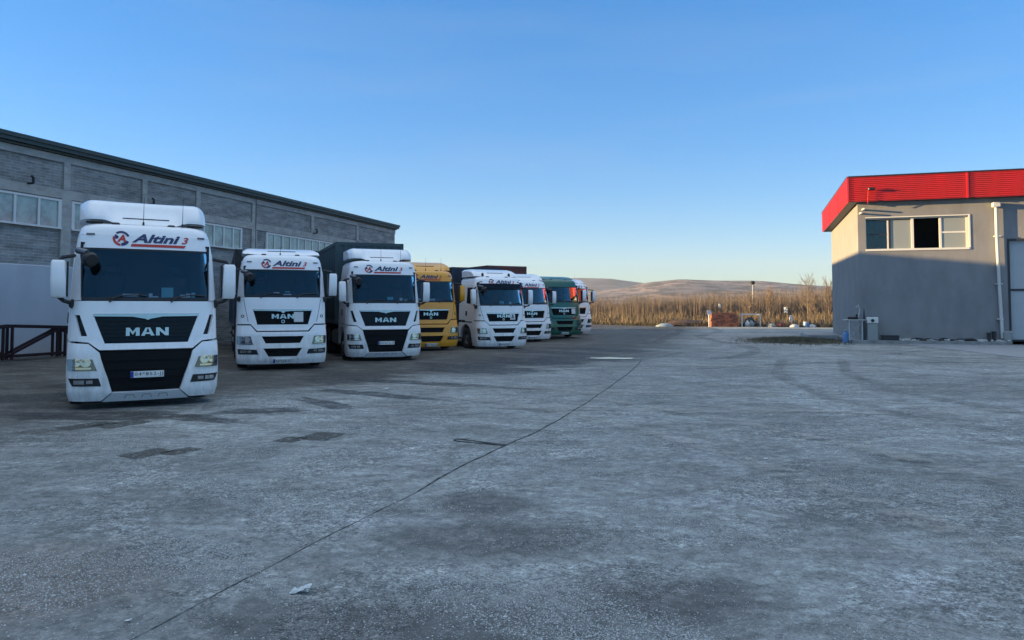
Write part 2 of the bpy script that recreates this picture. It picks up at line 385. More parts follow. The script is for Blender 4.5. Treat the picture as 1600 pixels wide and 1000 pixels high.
    if P.get('flag'):
        fl = MB(); N = 14; vs = []; fs = []
        for i in range(N+1):
            for j in range(4):
                x = -.55+1.5*i/N; z = WB+.05+(.07+.33*(i/N)**1.3)*(j/3)+.03*math.sin(i*1.3)*(j/3)
                vs.append((x, .42+.04*math.sin(i*1.7+j)+.06*j/3, z))
        for i in range(N):
            for j in range(3): fs.append((i*4+j, (i+1)*4+j, (i+1)*4+j+1, i*4+j+1))
        fl.add(vs, fs).build('red_flag', M['redcloth'], it)
    # --- windscreen
    g = MB(); S.lattice(g, [[(-1.055, WB+.012), (1.055, WB+.012)], [(-G+.015, WT-.015), (G-.015, WT-.015)]], sub=(24, 8), off=-.018)
    ws = g.build('windscreen', M['glass'], root)
    sl = MB(); S.lattice(sl, [[(-1.055, WB+.004), (1.055, WB+.004)], [(-1.058, WB+.06), (1.058, WB+.06)]], sub=(24, 1), off=-.012)
    S.lattice(sl, [[(-G+.012, WT-P.get('strip', .035)), (G-.012, WT-P.get('strip', .035))], [(-G+.008, WT-.004), (G-.008, WT-.004)]], sub=(24, 1), off=-.012)
    for q in (-1, 1): S.lattice(sl, [[(q*1.035, WB+.06), (q*1.062, WB+.06)], [(q*(G-.035), WT-.03), (q*(G-.008), WT-.03)]], sub=(1, 6), off=-.012)
    sl.build('seal', M['black'], ws)
    if P.get('visor'):
        v = MB(); S.lattice(v, [[(-1.07, WT-.20), (1.07, WT-.20)], [(-1.09, WT+.02), (1.09, WT+.02)]], sub=(20, 2), off=.07, t=.06)
        v.build('sun_visor', M['gloss'], root)
    for x0, x1 in ((-.62, -.02), (.38, .98)):
        wp = MB(); p = []
        for k in range(7):
            x = x0+(x1-x0)*k/6; z = WB+.03+.07*math.sin(k/6*2.4); p.append(S.pt(S.a_of(x, z), z, .02))
        wp.tube(p, .011, 5); wp.tube([S.pt(S.a_of(x0, WB-.03), WB-.03, .02), p[1]], .016, 5); wp.build('wiper', M['black'], root)
    # --- grille
    gr = MB()
    if new:
        S.lattice(gr, [[(-.70, 1.12), (.70, 1.12)], [(-.90, 1.70), (.90, 1.70)]], sub=(20, 5), off=-.045)
        zb0, zb1, hx0, hx1 = 1.17, 1.66, .68, .87
    else:
        S.lattice(gr, [[(-.73, zg0-.03), (.73, zg0-.03)], [(-.85, zg1+.03), (.85, zg1+.03)]], sub=(20, 5), off=-.045)
        zb0, zb1, hx0, hx1 = zg0+.01, zg1-.02, .70, .82
    ns = 7 if new else 6
    for k in range(ns):
        z = zb0+(zb1-zb0)*(k+.5)/ns; hx = hx0+(hx1-hx0)*(k+.5)/ns
        S.quad(gr, -hx, hx, z-.012, z+.012, -.022 if new else -.03, .02, sub=(16, 1))
    go = gr.build('grille', M['gloss'] if new else M['mesh'], root)
    ch = MB(); zc = 1.68 if new else zg1
    hw_ = .87 if new else .82
    up = .012
    S.lattice(ch, [[(-hw_+.01, zc-.045), (-.25, zc-.052), (0, zc-(.10 if new else .07)), (.25, zc-.052), (hw_-.01, zc-.045)],
                   [(-hw_, zc-.005), (-.25, zc-.005), (0, zc-.005), (.25, zc-.005), (hw_, zc-.005)]], sub=(6, 2), off=up, t=.04)
    S.disc(ch, 0, zc-.055, .055, up+.014, n=16)
    ch.build('chrome_bar', M['chrome'], go)
    tm = MB()
    if new: man_letters(S, tm, -.35, .35, 1.285, 1.43, .0)
    else: man_letters(S, tm, -.31, .31, zg0+.17, zg0+.30, .0); S.disc(tm, 0, zg0+.09, .05, 0.0, r0=.032, n=16)
    tm.build('maker_lettering', M['chrome'], go)
    if P.get('sheet'):
        MB_ = MB(); S.quad(MB_, P['sheet'], P['sheet']+.26, zg0+.07, zg0+.36, .016, .01); MB_.build('taped_sheet', M['sticker'], go)
        if P.get('sheetA'):
            q = MB(); S.text(q, 'A', P['sheet']+.06, P['sheet']+.20, zg0+.11, zg0+.31, .020, bold=.03); q.build('letter', M['ink'], go)
    # --- bumper
    bp = MB(); YS = 10.72
    if new:
        left = [[(-YS, .16), (-1.2, .16), (-.72, .155)], [(-YS, .30), (-1.2, .30), (-.555, .30)], [(-YS, .42), (-1.2, .43), (-.59, .42)], [(-YS, .57), (-1.2, .565), (-.63, .565)],
                [(-YS, .69), (-1.2, .69), (-.675, .69)], [(-YS, .89), (-1.2, .89), (-.735, .89)], [(-YS, 1.0), (-1.2, 1.0), (-.76, 1.0)], [(-YS, 1.17), (-1.2, 1.17), (-.93, 1.15)]]
        for rows in (left, mirrored(left)):
            bq = MB(); S.lattice(bq, rows, sub=(7, 2), off=.012, t=.08); bq.build('bumper_corner', pm, root)
        tr = MB(); S.lattice(tr, [[(-.70, .13), (.70, .13)], [(-.545, .285), (.545, .285)]], sub=(16, 2), off=.004, t=.06)
        to = tr.build('lower_trim', M['trim'], root)
        for x in (-.27, 0, .27):
            nn = MB()
            for q in ((x-.06, x+.06, .238, .246),): S.quad(nn, *q, .008)
            for q in (-1, 1): S.lattice(nn, [[(x+q*.085, .18), (x+q*.077, .18)], [(x+q*.063, .246), (x+q*.055, .246)]], sub=(1, 1), off=.008)
            nn.build('notch', M['black'], to)
        lg = MB(); S.lattice(lg, [[(-.56, .28), (.56, .28)], [(-.79, 1.03), (.79, 1.03)]], sub=(18, 6), off=-.05)
        for k in range(3):
            z = .55+.16*k; S.quad(lg, -.60-.05*k, .60+.05*k, z-.02, z+.02, -.025, .025, sub=(14, 1))
        S.quad(lg, -.34, .34, .36, .46, -.02, .03, sub=(8, 1))
        lg.build('lower_grille', M['mesh'], root)
        hl = [(-1.205, .69), (-.79, .685), (-.865, .885), (-1.215, .89)]; fg = [(-1.15, .425), (-.72, .415), (-.765, .555), (-1.21, .56)]
        plate = (-.27, .27, .545, .655)
    else:
        c1 = P.get('slot', (.75, .95)); 
        lat = [[(-YS, .18), (-1.2, .18), (-.5, .17), (.5, .17), (1.2, .18), (YS, .18)],
               [(-YS, .38), (-1.2, .38), (-.39, .37), (.39, .37), (1.2, .38), (YS, .38)],
               [(-YS, .61), (-1.2, .61), (-.53, .61), (.53, .61), (1.2, .61), (YS, .61)],
               [(-YS, c1[0]), (-1.2, c1[0]), (-.47, c1[0]), (.47, c1[0]), (1.2, c1[0]), (YS, c1[0])],
               [(-YS, c1[1]), (-1.2, c1[1]), (-.58, c1[1]), (.58, c1[1]), (1.2, c1[1]), (YS, c1[1])],
               [(-YS, 1.07), (-1.2, 1.07), (-.70, 1.07), (.70, 1.07), (1.2, 1.07), (YS, 1.07)]]
        S.lattice(bp, lat, skip={(1, 2), (3, 2)}, sub=(7, 3), off=.012, t=.08)
        for q in (-1, 1): S.lattice(bp, [[(-q*YS, 1.07), (-q*1.2, 1.07), (-q*.72, 1.07)], [(-q*YS, 1.26), (-q*1.2, 1.26), (-q*.88, 1.26)]][::1], sub=(7, 2), off=.012, t=.08)
        lg = MB(); S.quad(lg, -.62, .62, .33, 1.02, -.05, sub=(16, 5))
        for z in (.45, .53, .80, .87): S.quad(lg, -.5, .5, z-.012, z+.012, -.03, .02, sub=(10, 1))
        lg.build('lower_grille', M['mesh'], root)
        hl = [(-1.19, .735), (-.80, .715), (-.87, .955), (-1.21, .955)]; fg = [(-1.18, .455), (-.66, .44), (-.71, .575), (-1.20, .60)]
        plate = (-.26, .26, .20, .31)
    if not new: bp.build('bumper', pm, root)
    # --- lamps
    for q in (-1, 1):
        def Q(c): return [[(c[0][0]*-q, c[0][1]), (c[1][0]*-q, c[1][1])], [(c[3][0]*-q, c[3][1]), (c[2][0]*-q, c[2][1])]]
        h = MB(); S.lattice(h, Q(hl), sub=(8, 3), off=.020, t=.03); ho = h.build('headlight', M['lampin'], root)
        l2 = MB()
        for cx, cz, rr in ((1.10, .83 if new else .87, .062), (.96, .83 if new else .86, .066)):
            if new: cz -= .0
            S.disc(l2, cx*q, cz, rr, .030, r0=.0, n=16); S.disc(l2, cx*q, cz, rr+.012, .034, r0=rr-.002, n=16)
        zz = (.71, .745) if new else (.755, .78)
        S.quad(l2, min(.88*q, 1.17*q), max(.88*q, 1.17*q), *zz, .028, sub=(6, 1))
        l2.build('reflector', M['lens'], ho)
        cl = MB(); S.lattice(cl, Q(hl), sub=(8, 3), off=.042); cl.build('lens', M['lensclear'], ho)
        h = MB(); S.lattice(h, Q(fg), sub=(8, 2), off=.018, t=.02); fo = h.build('fog_light', M['black'], root)
        l2 = MB(); z0 = (fg[0][1]+fg[3][1])/2
        S.quad(l2, min(.98*q, 1.13*q), max(.98*q, 1.13*q), z0-.035, z0+.035, .024, sub=(5, 1)); S.quad(l2, min(.85*q, .95*q), max(.85*q, .95*q), z0-.03, z0+.03, .024, sub=(3, 1))
        l2.build('lens', M['lens'], fo)
        if new:
            a = MB(); S.lattice(a, [[(q*1.05, 1.27), (q*.94, 1.27)], [(q*1.16, 1.68), (q*1.06, 1.68)]], sub=(3, 5), off=-.04); a.build('air_slot', M['gloss'], root)
        else:
            a = MB(); S.disc(a, q*1.09, 1.52, .045, .004, r0=.026, n=18); a.build('round_badge', M['ink'], root)
        ml = MB(); S.quad(ml, min(q*.86, q*.99), max(q*.86, q*.99), roof-.235, roof-.205, .012, .012); ml.build('marker_light', M['lampin'], root)
    # --- number plate
    pl = MB(); S.quad(pl, plate[0], plate[1], plate[2], plate[3], .03, .02); po = pl.build('number_plate', M['plate'], root)
    pb = MB(); S.quad(pb, plate[0], plate[0]+.05, plate[2]+.003, plate[3]-.003, .032); pb.build('blue_band', M['plateblue'], po)
    pt = MB(); S.text(pt, P['plate'], plate[0]+.065, plate[1]-.015, plate[2]+.018, plate[3]-.018, .034, bold=.0, space=1.15); pt.build('plate_lettering', M['ink'], po)
    # --- company lettering on the roof front
    if P.get('logo', True):
        e = roof-3.34; lx = P.get('lx', 0)
        zt0 = 2.985+e*.6
        ol = MB(); S.text(ol, 'Altini', lx-.29, lx+.53, zt0, zt0+.165, .007, shear=.32, bold=.035); ol.build('company_lettering', M['navy'], root)
        rl = MB(); S.text(rl, '3', lx+.555, lx+.68, zt0+.005, zt0+.135, .007, shear=.32, bold=.02)
        S.lattice(rl, [[(lx-.31, zt0-.075), (lx+.60, zt0-.075)], [(lx-.29, zt0-.025), (lx+.63, zt0-.025)]], sub=(12, 1), off=.007)
        rl.build('red_lettering', M['red'], root)
        bl = MB(); cz = zt0+.07
        S.disc(bl, lx-.46, cz, .14, .007, r0=.10, a0=20, a1=130, n=14); S.disc(bl, lx-.46, cz, .14, .007, r0=.085, a0=270, a1=335, n=10)
        S.disc(bl, lx-.46, cz, .12, .007, r0=.05, a0=140, a1=185, n=8)
        bo2 = bl.build('round_emblem', M['navy'], root)
        br = MB(); S.disc(br, lx-.46, cz, .14, .007, r0=.10, a0=165, a1=265, n=14); S.text(br, 'A', lx-.53, lx-.38, cz-.07, cz+.07, .010, shear=.2, bold=.045)
        br.build('emblem_letter', M['red'], bo2)
    # --- roof deflector
    dz_, dstyle = P.get('defl', (3.79, 'ears'))
    d = MB(); U = np.linspace(-1, 1, 41); rows = []
    e = roof-3.34
    for uu in U:
        q = abs(uu)
        x = 1.09*uu
        t = min(max((q-.42)/.26, 0), 1) if dstyle == 'ears' else min(max((q-.62)/.3, 0), 1); t = t*t*(3-2*t)
        edge = max(0, (q-.80)/.20)**2.2
        zt = dz_-.09*edge
        z0c, z0e = roof+.005, roof+.085
        if dstyle == 'ears':
            cprof = [(.66, z0c), (.82, z0c+.12), (1.0, z0c+.27), (1.17, zt-.05), (1.42, zt+.005), (2.2, zt+.02)]
            eprof = [(.74+.30*edge, z0e), (.76+.32*edge, z0e+.08), (.84+.34*edge, z0e+.20), (1.02+.28*edge, zt-.06), (1.30+.15*edge, zt-.005), (2.2, zt+.0)]
        else:
            cprof = [(.70, z0c), (.95, z0c+(zt-z0c)*.45), (1.2, z0c+(zt-z0c)*.72), (1.45, zt-.03), (1.7, zt), (2.2, zt)]
            eprof = [(.88, z0c+.03), (.98, z0c+(zt-z0c)*.45), (1.15, z0c+(zt-z0c)*.75), (1.4, zt-.03), (1.7, zt), (2.2, zt)]
        rows.append([(x, a[0]*(1-t)+b[0]*t, a[1]*(1-t)+b[1]*t) for a, b in zip(cprof, eprof)])
    # subdivide profiles smoothly
    def cr_(p, n=4):
        r = []
        for i in range(len(p)-1):
            a = np.array(p[max(i-1, 0)]); b = np.array(p[i]); c2 = np.array(p[i+1]); d2 = np.array(p[min(i+2, len(p)-1)])
            for k in range(n):
                t = k/n; r.append(.5*((2*b)+(-a+c2)*t+(2*a-5*b+4*c2-d2)*t*t+(-a+3*b-3*c2+d2)*t**3))
        r.append(np.array(p[-1])); return r
    rows = [cr_(r) for r in rows]; m = len(rows[0])
    vs = [tuple(p) for r in rows for p in r]; fs = [(i*m+j, (i+1)*m+j, (i+1)*m+j+1, i*m+j+1) for i in range(40) for j in range(m-1)]
    d.add(vs, fs)
    for sidx in (0, 40):   # flanks
        r = rows[sidx]; b = [(p[0], p[1], max(roof+.02 if dstyle != 'ears' else roof+.085, 0)) for p in r]
        base = len(d.v); d.v += [tuple(p) for p in r]+b
        d.f += [(base+j, base+j+1, base+m+j+1, base+m+j) for j in range(m-1)]
    base = len(d.v); bot = [rows[0][0], rows[40][0]]
    # underside and back
    u0 = [rows[i][0] for i in range(41)]; d.v += [tuple(p) for p in u0]+[(p[0], 2.2, p[2]) for p in u0]+[tuple(rows[i][-1]) for i in range(41)]
    d.f += [(base+i, base+i+1, base+41+i+1, base+41+i) for i in range(40)]+[(base+41+i, base+41+i+1, base+82+i+1, base+82+i) for i in range(40)]
    do = d.build('roof_deflector', pm, root, smooth=50)
    zs = roof+.13 if dstyle == 'ears' else roof+(dz_-roof)*.5
    i0 = 20
    ys = None
    for p in rows[20]:
        if p[2] >= zs: ys = p[1]; break
    ys = ys or 1.1
    MB().box(-.40, .40, ys-.045, ys+.03, zs-.012, zs+.014).build('slot', M['black'], do)
    for x in (-.52, .42): MB().box(x-.07, x+.07, .62, .80, roof-.02, roof+.03, .02).build('roof_bracket', M['black'], root)
    if dstyle == 'ears':
        for x in (-.86, .86): MB().box(x-.14, x+.14, .72, .92, roof+.015, roof+.05, .01).build('deflector_mount', M['black'], root)
    for x in P.get('aerials', (-.06, .62)):
        MB().tube([(x, .66, roof), (x, .66, roof+.06)], .018, 6).tube([(x, .66, roof+.05), (x+.01, .72, roof+.55)], [.006, .003], 5).build('aerial', M['black'], root)
    if P.get('beacons'):
        for x in (-.70, .62):
            b = MB(); b.tube([(x, .80, roof-.02), (x, .80, roof+.03)], .07, 12).tube([(x, .80, roof+.03), (x, .80, roof+.15), (x, .80, roof+.19)], [.06, .055, .02], 12); b.build('beacon', mat('beacon_lens', (.05, .012, .006), .3), root)
    # --- mirrors
    for q in (-1, 1):
        mc = q*1.40; mh = MB(); z0, z1 = WB+.04, WB+.70
        prof = [(z0, .10, .05), (z0+.03, .118, .08), (z0+.3, .12, .10), (z1-.04, .113, .08), (z1, .09, .05)]
        N = 16; vs = []; fs = []
        for z, a, b in prof:
            for k in range(N):
                t = 2*math.pi*k/N; cx = math.copysign(abs(math.cos(t))**.4, math.cos(t)); sy = math.copysign(abs(math.sin(t))**.5, math.sin(t))
                vs.append((mc+a*cx+q*.02*(z-z0), .22+b*sy, z))
        for i in range(len(prof)-1):
            for k in range(N): fs.append((i*N+k, i*N+(k+1) % N, (i+1)*N+(k+1) % N, (i+1)*N+k))
        fs += [tuple(range(N-1, -1, -1)), tuple(range(4*N, 5*N))]
        mo = mh.add(vs, fs).build('mirror', M['white'] if P['paint'] != 'yellow' or q < 0 else M['yellow'], root, smooth=50)
        MB().box(mc-.10, mc+.10, .315, .345, z0+.03, z1-.05, .005).build('mirror_glass', M['sideglass'], mo)
        ex = MB(); ix = mc-q*.115; ex.box(min(ix, ix-q*.03), max(ix, ix-q*.03), .16, .34, z0+.02, z1-.02, .01)
        ex.tube([(mc, .22, z1-.02), (mc-q*.05, .22, z1+.05), (q*1.17, .50, z1+.10)], .035, 6); ex.tube([(mc, .22, z0+.02), (mc-q*.08, .23, z0-.05), (q*1.17, .40, z0-.10)], .035, 6)
        ex.box(min(q*1.15, q*1.24), max(q*1.15, q*1.24), .32, .52, z0-.18, z0-.02, .03)
        ex.build('mirror_arm', M['black'], mo)
    fm = MB(); zf = WT-.20
    fm.tube([(-1.12, .33, WT-.06), (-.98, .12, WT-.12)], .06, 10)
    fo = fm.build('kerb_mirror', M['lampin'], root)
    MB().tube([(-1.0, .16, zf-.02), (-.93, .02, zf-.04), (-.91, -.03, zf-.05)], [.09, .135, .10], 14).build('mirror_head', M['black'], fo)
    # --- flank: door, window, step, wheel arch
    for q in (-1, 1):
        dr = MB()
        X = lambda yy: q*(10+yy)
        lat = [[(X(.55), 1.24), (X(.72), 1.24), (X(1.38), 1.24), (X(1.48), 1.24)], [(X(.58), WB+.10), (X(.72), WB+.04), (X(1.38), WB+.10), (X(1.48), WB+.10)],
               [(X(.68), WT-.12), (X(.80), WT-.12), (X(1.38), WT-.12), (X(1.48), WT-.12)], [(X(.70), WT-.03), (X(.82), WT-.03), (X(1.38), WT-.03), (X(1.48), WT-.03)]]
        S.lattice(dr, lat, skip={(1, 1)}, sub=(3, 5), off=.014, t=.014)
        dd = dr.build('door', pm, root)
        wg = MB(); S.lattice(wg, [[(X(.71), WB+.03), (X(1.39), WB+.09)], [(X(.79), WT-.11), (X(1.39), WT-.11)]], sub=(3, 5), off=.006); wg.build('door_window', M['sideglass'], dd)
        hd = MB(); S.quad(hd, X(1.28), X(1.42), 1.50, 1.70, .03, .02); hd.build('door_handle', M['black'], dd)
        ar = MB(); cy, cz, rr = 1.42, .52, .60; n = 20; vs = []; fs = []; xx = q*1.232
        for k in range(n+1):
            t = math.pi*k/n; a = (cy+rr*math.cos(t), cz+rr*math.sin(t))
            ty = min(max(cy+1.2*math.cos(t), .72), 2.22); tz = 1.19 if 0.12 < t/math.pi < .88 else cz+ (1.19-cz)*max(0, math.sin(t))*1.9
            tz = min(tz, 1.19)
            for xq in (xx, xx-q*.10): vs += [(xq, a[0], a[1]), (xq, ty, tz)]
        for k in range(n):
            fs += [(4*k, 4*k+1, 4*k+5, 4*k+4), (4*k, 4*k+4, 4*k+6, 4*k+2), (4*k+1, 4*k+3, 4*k+7, 4*k+5)]
        ar.add(vs, fs); ar.build('wheel_arch', pm, root)
        MB().box(min(q*1.0, q*1.22), max(q*1.0, q*1.22), .40, .84, .32, .40, .02).build('step', M['black'], root); MB().box(min(q*1.0, q*1.2), max(q*1.0, q*1.2), .42, .86, .70, .76, .02).build('step', M['black'], root)
        wheel(root, q*1.05, 1.42)
        wheel(root, q*.93, 5.2, dual=True, width=.27)
        tk = MB(); tk.box(min(q*.55, q*1.18), max(q*.55, q*1.18), 2.75, 4.2, .42, 1.0, .10); tk.build('fuel_tank', M['tank'], root)
        fd = MB(); n = 14; vs = []; fs = []
        for k in range(n+1):
            t = math.pi*(k/n); 
            for xq in (q*.62, q*1.22): vs.append((xq, 5.2+.60*math.cos(t), .5+.60*math.sin(t)))
        fs = [(2*k, 2*k+1, 2*k+3, 2*k+2) for k in range(n)]; fd.add(vs, fs); fd.build('mudguard', M['black'], root)
    cs = MB().box(-.43, -.35, 1.8, 6.0, .72, 1.0).box(.35, .43, 1.8, 6.0, .72, 1.0)
    for y in (2.4, 3.6, 4.6, 5.9): cs.box(-.35, .35, y, y+.1, .78, .95)
    cs.tube([(-1.0, 1.42, .5), (1.0, 1.42, .5)], .07, 8).tube([(-.9, 5.2, .5), (.9, 5.2, .5)], .13, 8)
    cs.build('chassis_frame', M['chassis'], root)
    fw = MB().tube([(0, 5.0, 1.06), (0, 5.0, 1.13)], .48, 20); fw.box(-.5, .5, 4.8, 5.2, .98, 1.07); fw.build('fifth_wheel', M['chassis'], root)
    return root

BASE = dict(new=False, paint='white', dz=0)
CA = [('paper_sheet', -.02, .05, .22, .14, 'cyan'), ('paper_sheet', .42, .05, .11, .11, 'paper')]
TR = [
 dict(new=True, X=-6.57, Y=13.48, yaw=30.9, dz=0, plate='04*852-JJ', defl=(3.84, 'ears'), lx=0.02,
      label='big white truck nearest the camera, leftmost of the row',
      cards=[('paper_sheet', -.28, .07, .26, .05, 'paper'), ('paper_sheet', .33, .05, .20, .19, 'cyan'), ('paper_sheet', .05, .05, .06, .08, 'paper'), ('paper_sheet', .60, .03, .09, .08, 'paper'), ('paper_sheet', .69, .03, .08, .10, 'paper'), ('paper_sheet', .78, .03, .07, .12, 'cyan'), ('paper_sheet', .12, .03, .12, .05, 'paper')]),
 dict(new=False, X=-6.54, Y=21.34, yaw=21.4, dz=.02, plate='04*260-ST', defl=(3.56, 'smooth'), wb=2.07, wt=2.87, lx=0.00, sheet=.30, grille=(1.28, 1.72), roof=3.31,
      label='white truck second from the left, with round shoulder badges and a low roof fairing', aerials=(-.06,),
      cards=[('paper_sheet', -.18, .10, .16, .04, 'paper'), ('paper_sheet', .12, .03, .22, .06, 'paper'), ('paper_sheet', .12, .13, .14, .04, 'cyan'), ('paper_sheet', .96, .0, .06, .05, 'paper')]),
 dict(new=True, X=-4.16, Y=24.70, yaw=21.5, dz=.02, plate='04*672-IF', defl=(3.80, 'ears'), lx=-0.05,
      label='white truck third from the left, in front of the dark ribbed container',
      cards=[('paper_sheet', .18, .10, .20, .10, 'cyan'), ('paper_sheet', .55, .05, .10, .12, 'paper'), ('paper_sheet', .70, .05, .12, .08, 'cyan')]),
 dict(new=False, paint='yellow', X=-3.30, Y=30.65, yaw=24.3, dz=.01, plate='01*163-EI', defl=(3.72, 'smooth'), roof=3.32, lx=-0.12,
      label='mustard yellow truck, the only yellow one, half hidden behind its white neighbour', cards=[('paper_sheet', .1, .04, .25, .10, 'paper'), ('paper_sheet', -.5, .04, .25, .10, 'paper')]),
 dict(new=False, X=-.33, Y=32.86, yaw=27.5, dz=-.08, plate='04*150-BL', defl=(3.60, 'smooth'), roof=3.22, beacons=True, visor=True, sheet=.32, sheetA=True, grille=(1.25, 1.63), wb=1.95, lx=0.02,
      label='white truck with two dark roof beacons and a black sun visor', aerials=(), cards=CA),
 dict(new=False, X=1.11, Y=39.2, yaw=28, dz=-.05, plate='04*318-KS', defl=(3.66, 'smooth'), roof=3.26, wb=2.0, lx=-0.05,
      label='white truck between the one with beacons and the green truck, maroon container behind it', aerials=(), cards=CA[:1]),
 dict(new=False, paint='green', X=2.98, Y=42.0, yaw=27, dz=.08, plate='01*507-AC', defl=(3.50, 'smooth'), roof=3.28, logo=False, sheet=.50,
      label='dark green truck, the only green one, with red cloth on its dashboard', aerials=()),  # red in the windscreen is the fascia's reflection, no cloth is built
 dict(new=False, X=4.0, Y=46.3, yaw=26, dz=.1, plate='04*229-HL', defl=(3.5, 'smooth'), roof=3.20,
      label='white truck at the far right end of the row, mostly hidden behind the green one', aerials=(.3,)),
]
for t in TR:
    make_truck({**BASE, **t})

# ------------------------------------------------------------ trailers
def make_trailer(T, kind, top, m, label):
    root = empty('trailer', (T['X'], T['Y'], T['dz']), R(T['yaw']), label, 'trailer', 'trailers behind the parked trucks')
    y0, y1 = 2.95, 2.95+13.4; zb = 1.18
    if kind == 'curtain':
        b = MB(); n = 60
        for q in (-1, 1):
            vs = []; fs = []
            for i in range(n+1):
                y = y0+.08+(y1-y0-.16)*i/n
                for j, z in enumerate((zb+.02, zb+.5, (zb+top)/2, top-.5, top-.12)):
                    vs.append((q*(1.262+.012*math.sin(i*1.05+j)), y, z))
            for i in range(n):
                for j in range(4): fs.append((i*5+j, (i+1)*5+j, (i+1)*5+j+1, i*5+j+1))
            b.add(vs, fs)
        b.build('curtain', m, root)
        f = MB().box(-1.25, 1.25, y0, y1, zb, zb+.03).box(-1.24, 1.24, y0+.0, y0+.05, zb+.03, top-.05).box(-1.25, 1.25, y1-.06, y1, zb+.03, top-.05)
        f.box(-1.25, 1.25, y0, y1, top-.05, top)
        for q in (-1, 1): f.box(min(q*1.21, q*1.275), max(q*1.21, q*1.275), y0, y1, top-.16, top+.012).box(min(q*1.21, q*1.275), max(q*1.21, q*1.275), y0, y0+.09, zb, top-.16)
        f.build('body_frame', M['chassis'], root)
        for i in range(11):
            y = y0+.9+i*1.15
            for q in (-1, 1): MB().box(min(q*1.277, q*1.285), max(q*1.277, q*1.285), y, y+.04, zb-.1, top-.2).build('strap', M['black'], root)
    else:
        b = MB(); n = 120
        for q in (-1, 1):
            vs = []; fs = []
            for i in range(n+1):
                y = y0+.1+(y1-y0-.2)*i/n; x = q*(1.235 if (i % 4) in (0, 1) else 1.20)
                vs += [(x, y, zb+.12), (x, y, top-.1)]
            for i in range(n): fs.append((2*i, 2*i+2, 2*i+3, 2*i+1))
            b.add(vs, fs)
        vs = []; fs = []; k = 36
        for i in range(k+1):
            x = -1.14+2.28*i/k; y = y0+(.01 if (i % 4) in (0, 1) else .045); vs += [(x, y, zb+.12), (x, y, top-.1)]
        for i in range(k): fs.append((2*i, 2*i+2, 2*i+3, 2*i+1))
        b.add(vs, fs); b.box(-1.22, 1.22, y0+.06, y1-.03, top-.06, top-.02)
        b.build('ribbed_wall', m, root)
        f = MB()
        for q in (-1, 1):
            for z in (zb, top-.12): f.box(min(q*1.16, q*1.25), max(q*1.16, q*1.25), y0, y1, z, z+.12)
            for y in (y0, y1-.1): f.box(min(q*1.14, q*1.255), max(q*1.14, q*1.255), y-.004, y+.104, zb-.003, top+.003)
        for z in (zb, top-.12): f.box(-1.16, 1.16, y0, y0+.09, z, z+.12).box(-1.16, 1.16, y1-.09, y1, z, z+.12)
        f.build('body_frame', m, root)
        dd = MB().box(-1.14, -.02, y1-.04, y1+.01, zb+.12, top-.12).box(.02, 1.14, y1-.04, y1+.01, zb+.12, top-.12)
        for x in (-.8, -.3, .3, .8): dd.tube([(x, y1+.04, zb+.1), (x, y1+.04, top-.1)], .02, 6)
        dd.build('rear_door', m, root)
    c = MB()
    for q in (-1, 1): c.box(q*.45-.06, q*.45+.06, y0+.2, y1-.1, zb-.22, zb)
    for i in range(8): c.box(-1.15, 1.15, y0+1+i*1.6, y0+1.08+i*1.6, zb-.12, zb-.005)
    c.box(-1.2, 1.2, y1-.2, y1-.1, .5, .62).box(-.3, -.22, y1-.2, y1-.1, .6, zb).box(.22, .3, y1-.2, y1-.1, .6, zb)
    for y in (9.7, 11.0, 12.3): c.tube([(-.95, y, .48), (.95, y, .48)], .07, 8)
    c.build('chassis_frame', M['chassis'], root)
    for q in (-1, 1):
        MB().box(q*.75-.05, q*.75+.05, 5.9+.3, 6.3, .12, zb-.1).box(q*.75-.14, q*.75+.14, 6.12, 6.38, .05, .12).build('landing_leg', M['chassis'], root)
        MB().box(q*1.2-.02, q*1.2+.02, 6.8, 9.0, .5, .62).box(q*1.2-.02, q*1.2+.02, 6.8, 9.0, .78, .90).build('side_guard', M['steel'], root)
        for y in (9.7, 11.0, 12.3): wheel(root, q*1.02, y, r=.48, width=.36)
    return root
make_trailer(TR[1], 'curtain', 3.62, M['bluecurtain'], 'dark blue curtain-sided trailer showing in the gap between the two leftmost trucks')
make_trailer(TR[2], 'ribbed', 4.15, M['contgreen'], 'tall dark ribbed container trailer behind the third truck from the left')
make_trailer(TR[4], 'ribbed', 3.76, M['contnavy'], 'near-black navy container trailer behind the white truck with roof beacons')
make_trailer(TR[5], 'ribbed', 4.16, M['contred'], 'maroon container trailer standing highest above the far trucks')

# ------------------------------------------------------------ site frame: u along the halls, n to the right
ANG = math.atan(350/1164)
UX, UY = math.sin(ANG), math.cos(ANG); NX, NY = math.cos(ANG), -math.sin(ANG)
def W(p, s): return (p*NX+s*UX, p*NY+s*UY)

